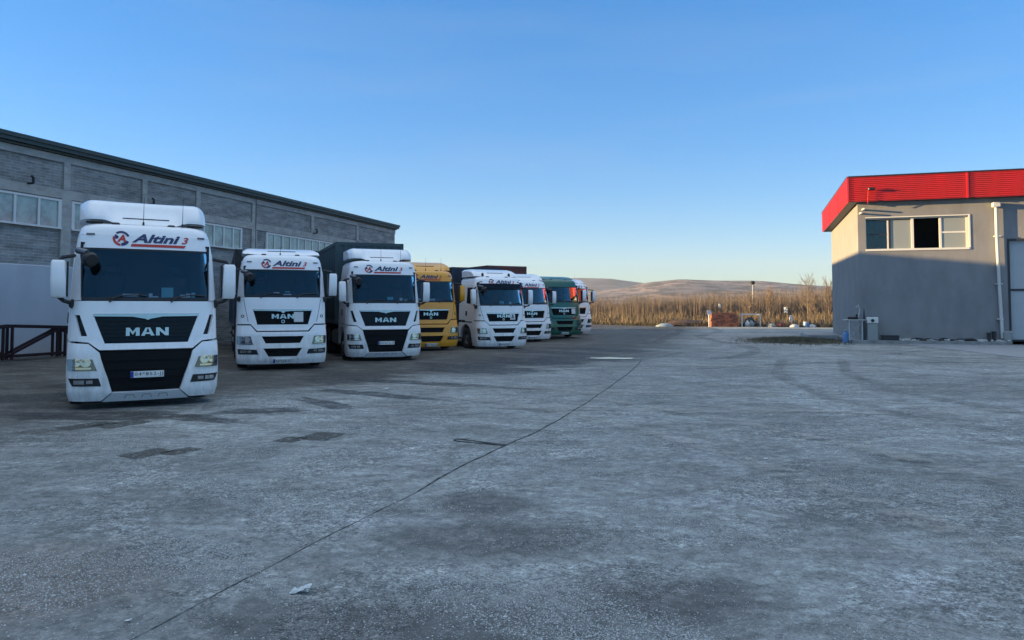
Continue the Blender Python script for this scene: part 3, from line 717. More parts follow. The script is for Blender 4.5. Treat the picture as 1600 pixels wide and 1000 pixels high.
# wall materials in the hall's own frame (x = across, y = along, z up)
def block_mat(name):
    m = mat(name, (0.2, 0.2, 0.2), 0.9); t = m.node_tree; b = t.nodes['Principled BSDF']; l = t.links.new; N = t.nodes.new
    c = N('ShaderNodeTexCoord'); s = N('ShaderNodeSeparateXYZ'); k = N('ShaderNodeCombineXYZ')
    l(c.outputs['Object'], s.inputs[0]); ad = N('ShaderNodeMath'); ad.operation = 'ADD'; l(s.outputs[0], ad.inputs[0]); l(s.outputs[1], ad.inputs[1])
    l(ad.outputs[0], k.inputs[0]); l(s.outputs[2], k.inputs[1])
    br = N('ShaderNodeTexBrick'); br.inputs['Scale'].default_value = 1.0; br.inputs['Brick Width'].default_value = .4; br.inputs['Row Height'].default_value = .105
    br.inputs['Mortar Size'].default_value = .010; br.inputs['Color1'].default_value = (.205, .21, .205, 1); br.inputs['Color2'].default_value = (.30, .30, .29, 1)
    br.inputs['Mortar'].default_value = (.36, .36, .345, 1); br.inputs['Bias'].default_value = -.1
    l(k.outputs[0], br.inputs['Vector'])
    mp_ = N('ShaderNodeMapping'); mp_.inputs['Scale'].default_value = (.8, .8, 3.2); l(c.outputs['Object'], mp_.inputs[0])
    n1 = N('ShaderNodeTexNoise'); n1.inputs['Scale'].default_value = 1.1; n1.inputs['Detail'].default_value = 8; n1.inputs['Roughness'].default_value = .7; l(mp_.outputs[0], n1.inputs['Vector'])
    r = N('ShaderNodeMapRange'); r.inputs[1].default_value = .35; r.inputs[2].default_value = .68; r.inputs[3].default_value = .6; r.inputs[4].default_value = 1.35; l(n1.outputs[0], r.inputs[0])
    mx_ = N('ShaderNodeVectorMath'); mx_.operation = 'SCALE'; l(br.outputs['Color'], mx_.inputs[0]); l(r.outputs[0], mx_.inputs['Scale'])
    # mortar wash run down from the beams
    mp2 = N('ShaderNodeMapping'); mp2.inputs['Scale'].default_value = (2.2, 2.2, .5); l(c.outputs['Object'], mp2.inputs[0])
    n2 = N('ShaderNodeTexNoise'); n2.inputs['Scale'].default_value = 1.6; n2.inputs['Detail'].default_value = 6; l(mp2.outputs[0], n2.inputs['Vector'])
    r2 = N('ShaderNodeMapRange'); r2.inputs[1].default_value = .52; r2.inputs[2].default_value = .75; r2.inputs[4].default_value = .5; l(n2.outputs[0], r2.inputs[0])
    mm = N('ShaderNodeMix'); mm.data_type = 'RGBA'; mm.inputs[7].default_value = (.33, .32, .30, 1); l(mx_.outputs[0], mm.inputs[6]); l(r2.outputs[0], mm.inputs[0]); l(mm.outputs[2], b.inputs['Base Color'])
    bu = N('ShaderNodeBump'); bu.inputs['Strength'].default_value = .5; bu.inputs['Distance'].default_value = .01; l(br.outputs['Fac'], bu.inputs['Height']); bu.invert = True; l(bu.outputs[0], b.inputs['Normal'])
    return m
M['block'] = block_mat('grey_blockwork')
M['concrete'] = mat('raw_concrete', (.42, .41, .385), .9, noise=(1.6, (.26, .255, .24), .4, .72, (1, 1, 2.2)), bump=(14, .3, .01))
M['greenmetal'] = mat('dark_green_metal', (.02, .042, .042), .5); M['greymetal'] = mat('soffit', (.09, .095, .095), .6)
M['alu'] = mat('white_aluminium', (.62, .63, .62), .4); M['pane'] = mat('hall_pane', (.27, .37, .36), .12, spec=.9, noise=(1.3, (.16, .21, .21), .42, .60))
M['whitewash'] = mat('white_render', (.48, .50, .53), .85, noise=(.5, (.36, .38, .41), .35, .75, (1, 1, .6)))
M['roofsheet'] = mat('roof_sheet', (.25, .26, .27), .5, .3)
M['maroonsteel'] = mat('maroon_steel', (.022, .006, .009), .55, noise=(8, (.012, .006, .006), .45, .7))

hall = empty('warehouse', (0, 0, 0), -ANG, 'long grey blockwork warehouse with ribbon windows and dark green eaves on the left', 'building')
PX_ = -24.7; S0, S1 = -32.0, 51.3
h = MB().box(PX_-26, PX_, S0, S1, -.3, 7.62); h.build('wall', M['block'], hall, smooth=0)
cb = MB()
cb.box(PX_+.002, PX_+.06, S0, S1-.003, 7.34, 7.60)                         # eaves beam
segs = [(-32, 22.15), (22.6, 33.05), (35.1, 43.6)]
cb.box(PX_+.002, PX_+.055, S0, 45.3, 5.95, 6.30)                        # beam above the windows
pil = [22.38, 26.33, 29.7, 34.0, 39.78, 45.4]
for i in range(1, 12): pil.append(22.38-4.2*i)
for s_ in pil: cb.box(PX_+.003, PX_+.075, s_-.14, s_+.14, 6.30, 7.34)
for s_ in (22.37, 34.05, 45.5, 9.6, -3.0, -15.6): cb.box(PX_+.004, PX_+.09, s_-.22, s_+.22, 0, 5.95)
cb.build('concrete_frame', M['concrete'], hall, smooth=0)
MB().box(PX_+.09, PX_+.10, 34.13, 34.17, 3.4, 7.6).build('expansion_joint', M['black'], hall, smooth=0)
eav = MB().box(PX_-26.5, PX_+.30, S0-.3, S1+.15, 7.70, 7.98).box(PX_-26.4, PX_+.16, S0-.2, S1+.05, 7.62, 7.70); eav.build('eaves', M['greenmetal'], hall, smooth=0)
g_ = MB().box(PX_+.30, PX_+.36, S0-.3, S1+.2, 7.84, 7.99); g_.build('gutter', M['greenmetal'], hall, smooth=0)
for (a, b, sp) in [(3.0, 8.9, .94), (10.2, 15.6, .94), (16.4, 22.15, .95), (22.6, 25.9, .94), (27.2, 33.02, .75), (35.1, 43.6, .80), (-9.3, -4, .94), (-15, -10.5, .94)]:
    fr = MB(); n = max(1, round((b-a)/sp)); fr.box(PX_+.01, PX_+.10, a, b, 5.82, 5.90).box(PX_+.01, PX_+.14, a, b, 4.76, 4.83)
    for i in range(n+1):
        y = a+(b-a)*i/n; wd = .045 if 0 < i < n else .07; y = min(max(y, a+wd), b-wd); fr.box(PX_+.012, PX_+.095, y-wd, y+wd, 4.83, 5.82)
    wo = fr.build('window', M['alu'], hall, smooth=0)
    MB().box(PX_+.015, PX_+.05, a+.05, b-.05, 4.82, 5.83).build('pane', M['pane'], wo, smooth=0)
bd = MB().box(PX_+.01, PX_+.22, S0, 24.6, -.1, 3.34, .03); bd.build('white_lower_wall', M['whitewash'], hall)
for s_ in (20.75, 26.6, 39.9):
    k = MB().box(PX_+.06, PX_+.30, s_-.04, s_+.04, 6.27, 6.33).tube([(PX_+.30, s_, 6.30), (PX_+.30, s_, 6.50), (PX_+.22, s_, 6.56)], .05, 8); k.build('wall_lamp', M['black'], hall)

# maroon lattice barrier against the wall
def gp(px, s): return None
tr = empty('steel_truss', (0, 0, 0), -ANG, 'dark maroon steel lattice frame standing on the ground against the white lower wall', 'steel frame')
p0 = -23.3; r_ = MB()
zz = lambda s: 1.17-.05*abs(s-19.0)
for off in (0, .22):
    r_.bar((p0+off, 12, zz(12)*.9), (p0+off, 19.0, 1.17), .09, .11); r_.bar((p0+off, 19.0, 1.17), (p0+off, 26.0, .86), .09, .11)
    r_.bar((p0+off, 12, .16), (p0+off, 26.0, .16), .08, .09)
r_.build('chord', M['maroonsteel'], tr, smooth=0)
dgn = MB()
for i, s_ in enumerate([12.6, 14.6, 16.6, 18.85, 20.9, 22.9, 24.9]):
    for off in (0, .22):
        for e in (-.16, .16): MB().bar((p0+off, s_+e, 0.05), (p0+off, s_+e, zz(s_)), .07, .07).build('upright', M['maroonsteel'], tr, smooth=0)
    if i < 6:
        s2 = [12.6, 14.6, 16.6, 18.85, 20.9, 22.9, 24.9][i+1]
        a, b = ((s_, zz(s_)), (s2, .18)) if i % 2 == 0 else ((s_, .18), (s2, zz(s2)))
        for off in (0, .22): MB().bar((p0+off, a[0], a[1]), (p0+off, b[0], b[1]), .08, .08).build('diagonal', M['maroonsteel'], tr, smooth=0)

# ------------------------------------------------------------ red-roofed workshop on the right
M['render'] = mat('grey_render', (.245, .245, .25), .9, noise=(1.3, (.175, .175, .175), .40, .80, (1, 1, .45)), bump=(22, .4, .008))
_t = M['render'].node_tree; _b = _t.nodes['Principled BSDF']; _c = _t.nodes.new('ShaderNodeTexCoord'); _s = _t.nodes.new('ShaderNodeSeparateXYZ'); _n = _t.nodes.new('ShaderNodeTexNoise'); _n.inputs['Scale'].default_value = 2.2; _n.inputs['Detail'].default_value = 8
_g = _t.nodes.new('ShaderNodeMapRange'); _g.inputs[1].default_value = 1.1; _g.inputs[2].default_value = .15; _a = _t.nodes.new('ShaderNodeMath'); _a.operation = 'MULTIPLY'; _k = _t.nodes.new('ShaderNodeMapRange'); _k.inputs[1].default_value = .35; _k.inputs[2].default_value = .62; _k.inputs[4].default_value = .8
_m = _t.nodes.new('ShaderNodeMix'); _m.data_type = 'RGBA'; _m.inputs[7].default_value = (.30, .28, .25, 1); _old = _b.inputs['Base Color'].links[0].from_socket
for _x, _y in ((_c.outputs['Object'], _s.inputs[0]), (_c.outputs['Object'], _n.inputs['Vector']), (_s.outputs[2], _g.inputs[0]), (_n.outputs[0], _k.inputs[0]), (_g.outputs[0], _a.inputs[0]), (_k.outputs[0], _a.inputs[1]), (_a.outputs[0], _m.inputs[0]), (_old, _m.inputs[6]), (_m.outputs[2], _b.inputs['Base Color'])): _t.links.new(_x, _y)
M['redmetal'] = mat('red_metal', (.56, .016, .018), .42, noise=(1.6, (.38, .02, .02), .36, .72, (1, 1, .3)), bump=(1.2, .5, .03)); M['darkcap'] = mat('dark_cap', (.03, .03, .035), .5)
M['whiteframe'] = mat('white_window_frame', (.70, .68, .62), .45); M['curtainm'] = mat('net_curtain', (.30, .32, .32), .9, noise=(18, (.5, .5, .48), .4, .6, (1, 1, .02)))
M['darkroom'] = mat('dark_room', (.02, .02, .022), .95); M['pipe'] = mat('pvc_pipe', (.55, .55, .52), .5); M['door'] = mat('door_panel', (.40, .42, .44), .5)
M['milky'] = mat('milky_pane', (.27, .29, .28), .18, spec=.6)
ws_ = empty('workshop', (0, 0, 0), -ANG, 'grey rendered workshop with a bright red ribbed metal fascia on the right', 'building')
SF = 41.26; PL = 5.98; PR = 26.0; SB = 52.2
wl = MB()
# front wall with window and door openings (0.3 thick)
def front(p0, p1, z0, z1): wl.box(p0, p1, SF, SF+.3, z0, z1)
w0, w1, wz0, wz1 = 6.34, 10.95, 4.68, 6.30
d0, d1, dz1 = 12.56, 17.2, 5.10
front(PL, w0, .1, 7.15); front(w0, w1, .1, wz0); front(w0, w1, wz1, 7.15); front(w1, d0, .1, 7.15); front(d0, d1, dz1, 7.15); front(d1, PR, .1, 7.15)
wl.box(PL, PL+.3, SF+.3, SB, -.1, 7.0).box(PL+.3, PR, SB-.3, SB, -.1, 7.0).box(PR-.3, PR, SF+.3, SB-.3, -.1, 7.0)
wl.build('wall', M['render'], ws_, smooth=0)
MB().box(PL+.3, w1+1.2, SF+2.2, SF+2.3, 3.5, 7.0).box(PL+.3, w1+1.2, SF+.3, SF+2.2, 4.35, 4.45).box(PL+.3, w1+1.2, SF+.3, SF+2.2, 6.75, 6.85).box(w1+1.1, w1+1.2, SF+.3, SF+2.2, 4.45, 6.75).build('room', M['darkroom'], ws_, smooth=0)
# ribbed fascia
def ribs(a, b, zlo_a, zlo_b, h_, outx, name='fascia', n=13):
    """strip from a to b (p, s), outward normal outx; ribs run along it"""
    fb = MB(); prof = []
    for k in range(n):
        z = h_*k/n; d = h_/n
        prof += [(0.0, z+.02*d), (0.0, z+.34*d), (.05, z+.5*d), (.05, z+.86*d)]
    prof.append((0, h_))
    vs = []
    for (pt, zl) in ((a, zlo_a), (b, zlo_b)):
        for o_, z in prof: vs.append((pt[0]+outx[0]*o_, pt[1]+outx[1]*o_, zl+z))
    m_ = len(prof); fs = [(i, m_+i, m_+i+1, i+1) for i in range(m_-1)]
    fb.add(vs, fs); return fb.build(name, M['redmetal'], ws_, smooth=20)
FP = 5.50; FS = 40.76
ribs((FP, FS), (10.78, FS), 7.10, 7.10, 1.24, (0, -1)); ribs((10.84, FS), (PR+.4, FS), 7.10, 7.10, 1.24, (0, -1))
ribs((FP, SB+.3), (FP, FS), 6.70, 7.10, 1.24, (-1, 0))
MB().box(10.77, 10.85, FS-.07, FS-.005, 7.09, 8.36).build('fascia_trim', M['redmetal'], ws_, smooth=0)
MB().box(FP-.058, FP+.03, FS-.058, FS+.02, 7.08, 8.36).build('fascia_trim', M['redmetal'], ws_, smooth=0)
for s_ in (44.6, 48.4): 
    zz_ = 7.10-.40*(s_-FS)/(SB+.3-FS); MB().box(FP-.062, FP-.002, s_-.03, s_+.03, zz_, zz_+1.25).build('fascia_trim', M['redmetal'], ws_, smooth=0)
cp = MB().bar((FP-.02, FS-.03, 8.37), (PR+.4, FS-.03, 8.37), .16, .05).bar((FP-.0, FS, 8.37), (FP-.0, SB+.3, 7.97), .12, .05); cp.build('roof_cap', M['darkcap'], ws_, smooth=0)
rf = MB(); rf.add([(FP+.02, FS+.03, 8.30), (PR+.4, FS+.03, 8.30), (PR+.4, SB+.3, 7.90), (FP+.02, SB+.3, 7.90)], [(0, 1, 2, 3)])
rf.add([(FP+.02, FS+.03, 7.12), (PR+.4, FS+.03, 7.12), (PR+.4, SB+.3, 6.72), (FP+.02, SB+.3, 6.72)], [(0, 3, 2, 1)]); rf.build('roof', M['darkcap'], ws_, smooth=0)
# ribbon window with four bays
fo = MB()
yA, yB = SF+.16, SF+.22
fo.box(w0, w1, SF-.05, SF+.24, wz0-.05, wz0+.05).box(w0+.0, w1, yA, yB, wz1-.06, wz1)
bays = [w0, w0+1.22, 8.60, 9.76, w1]
fo.box(w1-.08, w1, yA, yB, wz0+.05, wz1-.06); fo.box(w0, w0+.05, yA, yB, wz0+.05, wz1-.06)
fo.box(9.70, 9.80, yA-.01, yB, wz0+.05, wz1-.06); fo.box(9.80, w1-.08, yA, yB, 5.47, 5.55)
fo.box(8.44, 8.56, yA-.03, yB-.03, wz0+.05, wz1-.06)
fo.box(7.35, 7.42, yA, yB, wz0+.05, wz1-.06)
# raised surround on the wall
fo.box(w1, w1+.07, SF-.03, SF+.02, wz0-.05, wz1+.05).box(w0, w1+.07, SF-.02, SF+.02, wz1, wz1+.05)
wn = fo.build('window', M['whiteframe'], ws_, smooth=0)
MB().box(7.44, 7.52, yA-.02, yB-.01, wz0+.05, wz1-.06).box(w0+.05, 7.35, yA, yB-.01, 5.45, 5.51).box(w0+.05, 8.44, yA-.01, yB, wz1-.12, wz1-.06).build('dark_frame', M['darkcap'], wn, smooth=0)
MB().box(7.52, 8.44, yA+.01, yA+.03, wz0+.05, wz1-.12).build('pane', M['milky'], wn, smooth=0); MB().box(9.80, w1-.08, yA+.02, yA+.04, wz0+.05, wz1-.06).build('pane', M['milky'], wn, smooth=0)
MB().box(w0+.05, 7.35, yA+.02, yA+.03, wz0+.05, wz1-.12).build('pane', M['glass'], wn, smooth=0)
cu = MB(); vs = []; fs = []
for i in range(60):
    x = w0+.2+1.0*i/59; y = SF+.42+.03*math.sin(i*1.1); vs += [(x, y, wz0+.05), (x, y, wz1-.15)]
fs = [(2*i, 2*i+2, 2*i+3, 2*i+1) for i in range(59)]; cu.add(vs, fs).build('curtain', M['curtainm'], wn)
# sectional door
dr = MB()
for k in range(2):
    z0 = .22+2.44*k; dr.box(d0+.1, d1-.1, SF+.14, SF+.19, z0+.02, z0+2.36)
    for j in range(1, 4): dr.box(d0+.12, d1-.12, SF+.132, SF+.14, z0+.59*j, z0+.59*j+.025)
do_ = dr.build('door', M['door'], ws_, smooth=0)
MB().box(d0, d0+.1, SF-.02, SF+.25, .15, 5.10).box(d1-.1, d1, SF-.02, SF+.25, .15, 5.10).box(d0+.1, d1-.1, SF-.02, SF+.25, 5.0, 5.10).box(d0+.1, d1-.1, SF+.1, SF+.2, 2.58, 2.68).box(d0+.1, d1-.1, SF+.16, SF+.2, .15, .25).build('door_frame', M['darkcap'], do_, smooth=0)
# downpipe with hopper head
dp = MB(); yP = SF-.16
dp.tube([(12.10, yP, 6.62), (12.10, yP, 5.2), (12.14, yP, 3.0), (12.22, yP, .30)], .075, 12)
dp.box(11.93, 12.27, yP-.15, yP+.13, 6.62, 6.86, .03); 
for z in (5.2, 2.9, 1.2): dp.box(12.0, 12.28, yP-.06, SF, z, z+.05)
dp.build('downpipe', M['pipe'], ws_)
# kerb / platform under the workshop
M['apron'] = mat('concrete_apron', (.33, .34, .345), .9, noise=(1.2, (.24, .245, .25), .4, .65, (1, 3, 1)), bump=(9, .4, .02))
M['kerb'] = mat('old_concrete', (.30, .30, .285), .9, noise=(2.5, (.18, .18, .17), .4, .7), bump=(12, .5, .02))
pf = MB().box(5.55, 12.5, 40.66, SF, -.1, .15, .015).box(5.55, PL, SF, SB, -.1, .14); pf.build('platform', M['kerb'], None, kind='structure')
bpy.data.objects['platform'].rotation_euler = (0, 0, -ANG)

def site(name, p, s, z=0, **k):
    x, y = W(p, s); return empty(name, (x, y, z), -ANG, **k)
M['galv'] = mat('galvanised', (.45, .46, .46), .45, .6); M['grey'] = mat('grey_cabinet', (.28, .29, .28), .6); M['lightblue'] = mat('blue_plastic', (.10, .22, .42), .4)
# camera brackets and floodlight
c1 = MB().box(-.05, .05, -.45, 0, -.04, .04, .01).tube([(0, -.02, .0), (0, .0, .0)], .05, 8)
o = site('security_camera', 6.22, SF, 6.74, label='white security camera on the grey wall under the red fascia, the higher of two', cat='security camera', group='security cameras on the workshop')
c1.build('camera_body', M['whiteframe'], o)
o2 = site('security_camera', 6.10, SF, 6.55, label='white security camera near the wall corner, the lower of two', cat='security camera', group='security cameras on the workshop')
MB().box(-.05, .05, -.35, 0, -.04, .04, .01).build('camera_body', M['whiteframe'], o2)
fl = site('floodlight', 6.50, 40.72, 7.0, label='small dark floodlight on a bent arm in front of the red fascia', cat='floodlight')
MB().tube([(-.12, 0, -.02), (-.12, -.12, .2), (-.10, -.12, .62), (0, -.15, .68)], .022, 6).build('arm', M['redmetal'], fl)
MB().box(-.12, .20, -.26, -.10, .62, .76, .03).build('lamp_head', M['black'], fl)
# clutter on the platform
tb = site('work_table', 5.72, 40.95, .15, label='small metal work table with dark tools on top by the wall corner', cat='table')
MB().box(-.55, .50, -.22, .22, .98, 1.03, .01).build('table_top', M['galv'], tb)
for x, y in ((-.3, -.18), (.3, -.18), (-.3, .18), (.3, .18)): MB().box(x-.025, x+.025, y-.025, y+.025, 0, .98).build('leg', M['galv'], tb)
MB().bar((-.27, -.2, .1), (.27, -.2, .9), .03, .03).bar((.27, -.2, .1), (-.27, -.2, .9), .03, .03).build('brace', M['grey'], tb)
tl = site('tool', 5.65, 40.95, 1.18, label='dark hand tool with a pale hose lying on the work table', cat='tool')
MB().box(-.28, .22, -.12, .10, 0, .14, .04).box(.1, .2, -.05, .05, .14, .26, .02).build('tool_body', M['black'], tl)
MB().tube([(.22, 0, .08), (.30, 0, .5), (.22, 0, .72), (.12, 0, .6)], .02, 6).build('hose', M['pipe'], tl)
pst = site('post', 6.12, 40.80, .15, label='thin dark pointed post standing at the workshop corner', cat='post')
MB().tube([(0, 0, 0), (0, 0, 1.2), (0, 0, 1.62)], [.045, .045, .01], 8).build('shaft', M['darkcap'], pst)
cbn = site('cabinet', 6.50, 40.92, .15, label='grey electrical cabinet with a pale square panel on its top part', cat='cabinet')
MB().box(-.24, .24, -.14, .14, 0, .85, .015).build('body', M['grey'], cbn); kk = MB().box(-.26, .26, -.17, .16, .85, 1.15, .02).build('top_panel', M['whiteframe'], cbn)
MB().tube([(0, -.19, .98), (0, -.17, .98)], .08, 12).build('socket', M['black'], kk)
bj = site('water_jug', 5.30+.0, 41.1, .0, label='blue plastic water jug on the ground left of the work table', cat='jug')
MB().tube([(0, 0, 0), (0, 0, .42), (0, 0, .5), (0, 0, .56), (0, 0, .62)], [.17, .17, .12, .05, .05], 14).build('jug_body', M['lightblue'], bj); MB().tube([(0, 0, .62), (0, 0, .66)], .055, 10).build('cap', M['whiteframe'], bj)
tag(MB().box(-.38, .38, -.15, .15, 0, .26, .03).box(-.40, .40, -.17, .17, .20, .25, .01).build('crate', M['darkcap'], None), 'low black plastic crate on the platform right of the grey cabinet', 'crate')
bpy.data.objects['crate'].location = (*W(7.30, 40.92), .15); bpy.data.objects['crate'].rotation_euler = (0, 0, -ANG)
for i, (p_, hh, lab) in enumerate([(11.62, .42, 'left of the two small dark pots by the foot of the downpipe'), (11.84, .48, 'right of the two small dark pots by the foot of the downpipe')]):
    o = MB().tube([(0, 0, 0), (0, 0, hh*.9), (0, 0, hh)], [.07, .10, .105], 12).tube([(0, 0, hh-.06), (0, 0, hh-.05)], .11, 12).build('pot', M['darkcap'], None); tag(o, lab, 'pot', 'pots by the downpipe')
    o.location = (*W(p_, 41.0), .15)
sk = MB(); vs = []; N = 12
for j, (z, r) in enumerate(((0, .16), (.12, .2), (.3, .17), (.45, .2), (.5, .12))):
    for k in range(N): t = 2*math.pi*k/N; vs.append((r*math.cos(t)*(1+.15*math.sin(k*2+j)), r*.7*math.sin(t), z+.03*math.sin(k*3)))
fs = [(j*N+k, j*N+(k+1) % N, (j+1)*N+(k+1) % N, (j+1)*N+k) for j in range(4) for k in range(N)]+[tuple(range(4*N, 5*N))]
o = sk.add(vs, fs).build('sack', M['grey'], None); tag(o, 'crumpled grey sack leaning beside the downpipe foot and the big door', 'sack'); o.location = (*W(12.43, 41.0), .15)
# rubble strip along the platform
def rubble(name, n, pfun, size, m, **kw):
    vs = []; fs = []
    for i in range(n):
        c = pfun(); r = size*(.5+random.random()); b = len(vs); q = [random.uniform(.6, 1.2) for _ in range(6)]
        a = random.random()*6.28; ca, sa = math.cos(a), math.sin(a)
        for d, s_ in zip(((1, 0, 0), (-1, 0, 0), (0, 1, 0), (0, -1, 0), (0, 0, .7), (0, 0, -.5)), q):
            x, y = d[0]*ca-d[1]*sa, d[0]*sa+d[1]*ca; vs.append((c[0]+x*r*s_, c[1]+y*r*s_, c[2]+d[2]*r*s_))
        for f in ((0, 2, 4), (2, 1, 4), (1, 3, 4), (3, 0, 4), (2, 0, 5), (1, 2, 5), (3, 1, 5), (0, 3, 5)): fs.append(tuple(b+k for k in f))
    mb = MB(); mb.v = vs; mb.f = fs; return mb.build(name, m, None, smooth=0, **kw)
M['chip'] = mat('pale_chippings', (.52, .52, .50), .9)
M['stone'] = mat('gravel_stone', (.10, .10, .095), .9, noise=(60, (.62, .63, .61), .36, .60))
def f_plat():
    p = 7.6+4.9*random.random(); x, y = W(p, 41.2-abs(random.gauss(0, .12))); return (x, y, .15+.05*random.random())
rubble('chippings', 1300, f_plat, .065, M['chip'], kind='stuff', label='pale chippings strewn along the workshop platform')
cl_ = MB(); pts = []
for i in range(30):
    p = 8.2+3.0*i/29; x, y = W(p, 40.95+.1*math.sin(i*.9)); pts.append((x, y, .19+.05*abs(math.sin(i*.55))))
o = cl_.tube(pts, [.02+.05*abs(math.sin(i*.33)) for i in range(30)], 7).build('hose', M['black'], None); tag(o, 'black hose and rags lying along the platform under the grey wall', 'hose')

# ------------------------------------------------------------ ground
def ghz(x, y):
    z = 0.0
    for t in TR:
        cx = t['X']-.4*2*math.sin(R(t['yaw'])); cy = t['Y']+2*math.cos(R(t['yaw'])); z = z + t['dz']*np.exp(-(((x-cx)/2.6)**2+((y-cy)/2.6)**2))*1.0
    return np.clip(z, -.10, .10)
def ground_mat():
    m = bpy.data.materials.new('yard_gravel'); m.use_nodes = True; t = m.node_tree; b = t.nodes['Principled BSDF']; l = t.links.new; N = t.nodes.new
    c = N('ShaderNodeTexCoord').outputs['Object']
    def noise(scale, detail=6, rough=.6, st=(1, 1, 1), rot=0, dist=0):
        mp_ = N('ShaderNodeMapping'); mp_.inputs['Scale'].default_value = st; mp_.inputs['Rotation'].default_value = (0, 0, rot); l(c, mp_.inputs[0])
        n = N('ShaderNodeTexNoise'); n.inputs['Scale'].default_value = scale; n.inputs['Detail'].default_value = detail; n.inputs['Roughness'].default_value = rough; n.inputs['Distortion'].default_value = dist
        l(mp_.outputs[0], n.inputs['Vector']); return n.outputs[0]
    def rng_(x, a, b_, c_=0, d=1):
        r = N('ShaderNodeMapRange'); r.inputs[1].default_value = a; r.inputs[2].default_value = b_; r.inputs[3].default_value = c_; r.inputs[4].default_value = d; l(x, r.inputs[0]); return r.outputs[0]
    def mix(f, a, b_):
        x = N('ShaderNodeMix'); x.data_type = 'RGBA'
        for q, i in ((a, 6), (b_, 7)):
            if isinstance(q, tuple): x.inputs[i].default_value = (*q, 1)
            else: l(q, x.inputs[i])
        if isinstance(f, float): x.inputs[0].default_value = f
        else: l(f, x.inputs[0])
        return x.outputs[2]
    def op(o_, a, b_):
        x = N('ShaderNodeMath'); x.operation = o_
        for i, q in enumerate((a, b_)):
            if isinstance(q, (int, float)): x.inputs[i].default_value = q
            else: l(q, x.inputs[i])
        return x.outputs[0]
    big = noise(.22, 5, .55, dist=.6); mid = noise(.9, 7, .65, (1, 1.6, 1), .4, .8); tracks = noise(.55, 6, .6, (1, 5.0, 1), -.22, .5)
    fine = noise(14, 5, .7); grit = noise(75, 3, .7)
    col = mix(rng_(big, .38, .62), (.250, .262, .245), (.385, .402, .380))
    col = mix(rng_(mid, .42, .68, 0, .75), col, (.125, .125, .115))
    col = mix(rng_(noise(1.4, 6, .6, (1, 2.4, 1), .9, 1.0), .55, .72, 0, .35), col, (.33, .335, .33))
    col = mix(rng_(tracks, .54, .70, 0, .60), col, (.31, .30, .285))
    # brown earth showing through at the near left and here and there
    s = N('ShaderNodeSeparateXYZ'); l(c, s.inputs[0])
    def blob(x, y, rx, ry):
        dx = op('DIVIDE', op('SUBTRACT', s.outputs[0], x), rx); dy = op('DIVIDE', op('SUBTRACT', s.outputs[1], y), ry)
        d = op('ADD', op('MULTIPLY', dx, dx), op('MULTIPLY', dy, dy)); return rng_(op('ADD', op('SQRT', d, 0), op('MULTIPLY', op('SUBTRACT', mid, .5), 2.2)), 1.2, .5)
    col = mix(op('MULTIPLY', blob(-3.3, 5.0, 1.1, .9), .55), col, (.15, .10, .07))
    for q in ((-.1, 5.9, 1.0, .55), (-.6, 4.3, 1.3, .5), (.9, 4.6, .7, .5), (-.3, 6.9, .5, .5)):
        col = mix(op('MULTIPLY', blob(*q), .65), col, (.075, .068, .062))
    for q in ((2.6, 4.8, .3, .45), (1.9, 7.0, .9, .25), (2.3, 9.5, .35, 1.3), (-1.2, 6.4, .8, .22)):
        col = mix(op('MULTIPLY', blob(*q), .5), col, (.37, .38, .38))
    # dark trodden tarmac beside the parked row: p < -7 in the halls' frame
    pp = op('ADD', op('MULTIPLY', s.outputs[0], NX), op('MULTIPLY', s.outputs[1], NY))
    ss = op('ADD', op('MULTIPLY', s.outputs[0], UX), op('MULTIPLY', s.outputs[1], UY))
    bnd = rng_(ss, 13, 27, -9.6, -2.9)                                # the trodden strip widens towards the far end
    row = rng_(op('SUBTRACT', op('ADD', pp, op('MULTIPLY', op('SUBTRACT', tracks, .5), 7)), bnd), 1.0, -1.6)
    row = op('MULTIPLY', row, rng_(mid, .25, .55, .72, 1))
    def mul(v, c_):
        x = N('ShaderNodeVectorMath'); x.operation = 'SCALE'; l(c_, x.inputs[0]); l(v, x.inputs['Scale']); return x.outputs[0]
    rough_zone = rng_(noise(.45, 6, .62, dist=1.2), .46, .56)          # where loose grit lies
    col = mul(rng_(noise(2.6, 6, .7, (1, 1.5, 1), .2), .32, .68, .80, 1.18), col)
    col = mul(rng_(noise(9, 6, .8), .36, .64, .72, 1.24), col)
    va = N('ShaderNodeTexVoronoi'); va.inputs['Scale'].default_value = 11; va.inputs['Randomness'].default_value = 1; l(c, va.inputs['Vector']); va_ = N('ShaderNodeSeparateColor'); l(va.outputs['Color'], va_.inputs[0])
    col = mul(rng_(op('MULTIPLY', va_.outputs[0], va_.outputs[0]), 0, 1, .88, 1.22), col)
    vz = N('ShaderNodeTexVoronoi'); vz.inputs['Scale'].default_value = 62; l(c, vz.inputs['Vector']); vs_ = N('ShaderNodeSeparateColor'); l(vz.outputs['Color'], vs_.inputs[0])
    vy = N('ShaderNodeTexVoronoi'); vy.inputs['Scale'].default_value = 26; l(c, vy.inputs['Vector']); vt_ = N('ShaderNodeSeparateColor'); l(vy.outputs['Color'], vt_.inputs[0])
    g1 = rng_(vs_.outputs[0], 0, 1, .50, 1.50); g2 = rng_(vt_.outputs[1], 0, 1, .68, 1.26)
    mg = N('ShaderNodeMix'); mg.data_type = 'RGBA'; l(rough_zone, mg.inputs[0]); l(mul(rng_(vs_.outputs[1], 0, 1, .84, 1.18), col), mg.inputs[6]); l(mul(g2, mul(g1, col)), mg.inputs[7]); col = mg.outputs[2]
    pit = rng_(noise(4.5, 8, .78, (1, 1.8, 1), .5), .58, .64, 0, .6); col = mix(pit, col, (.075, .073, .068))
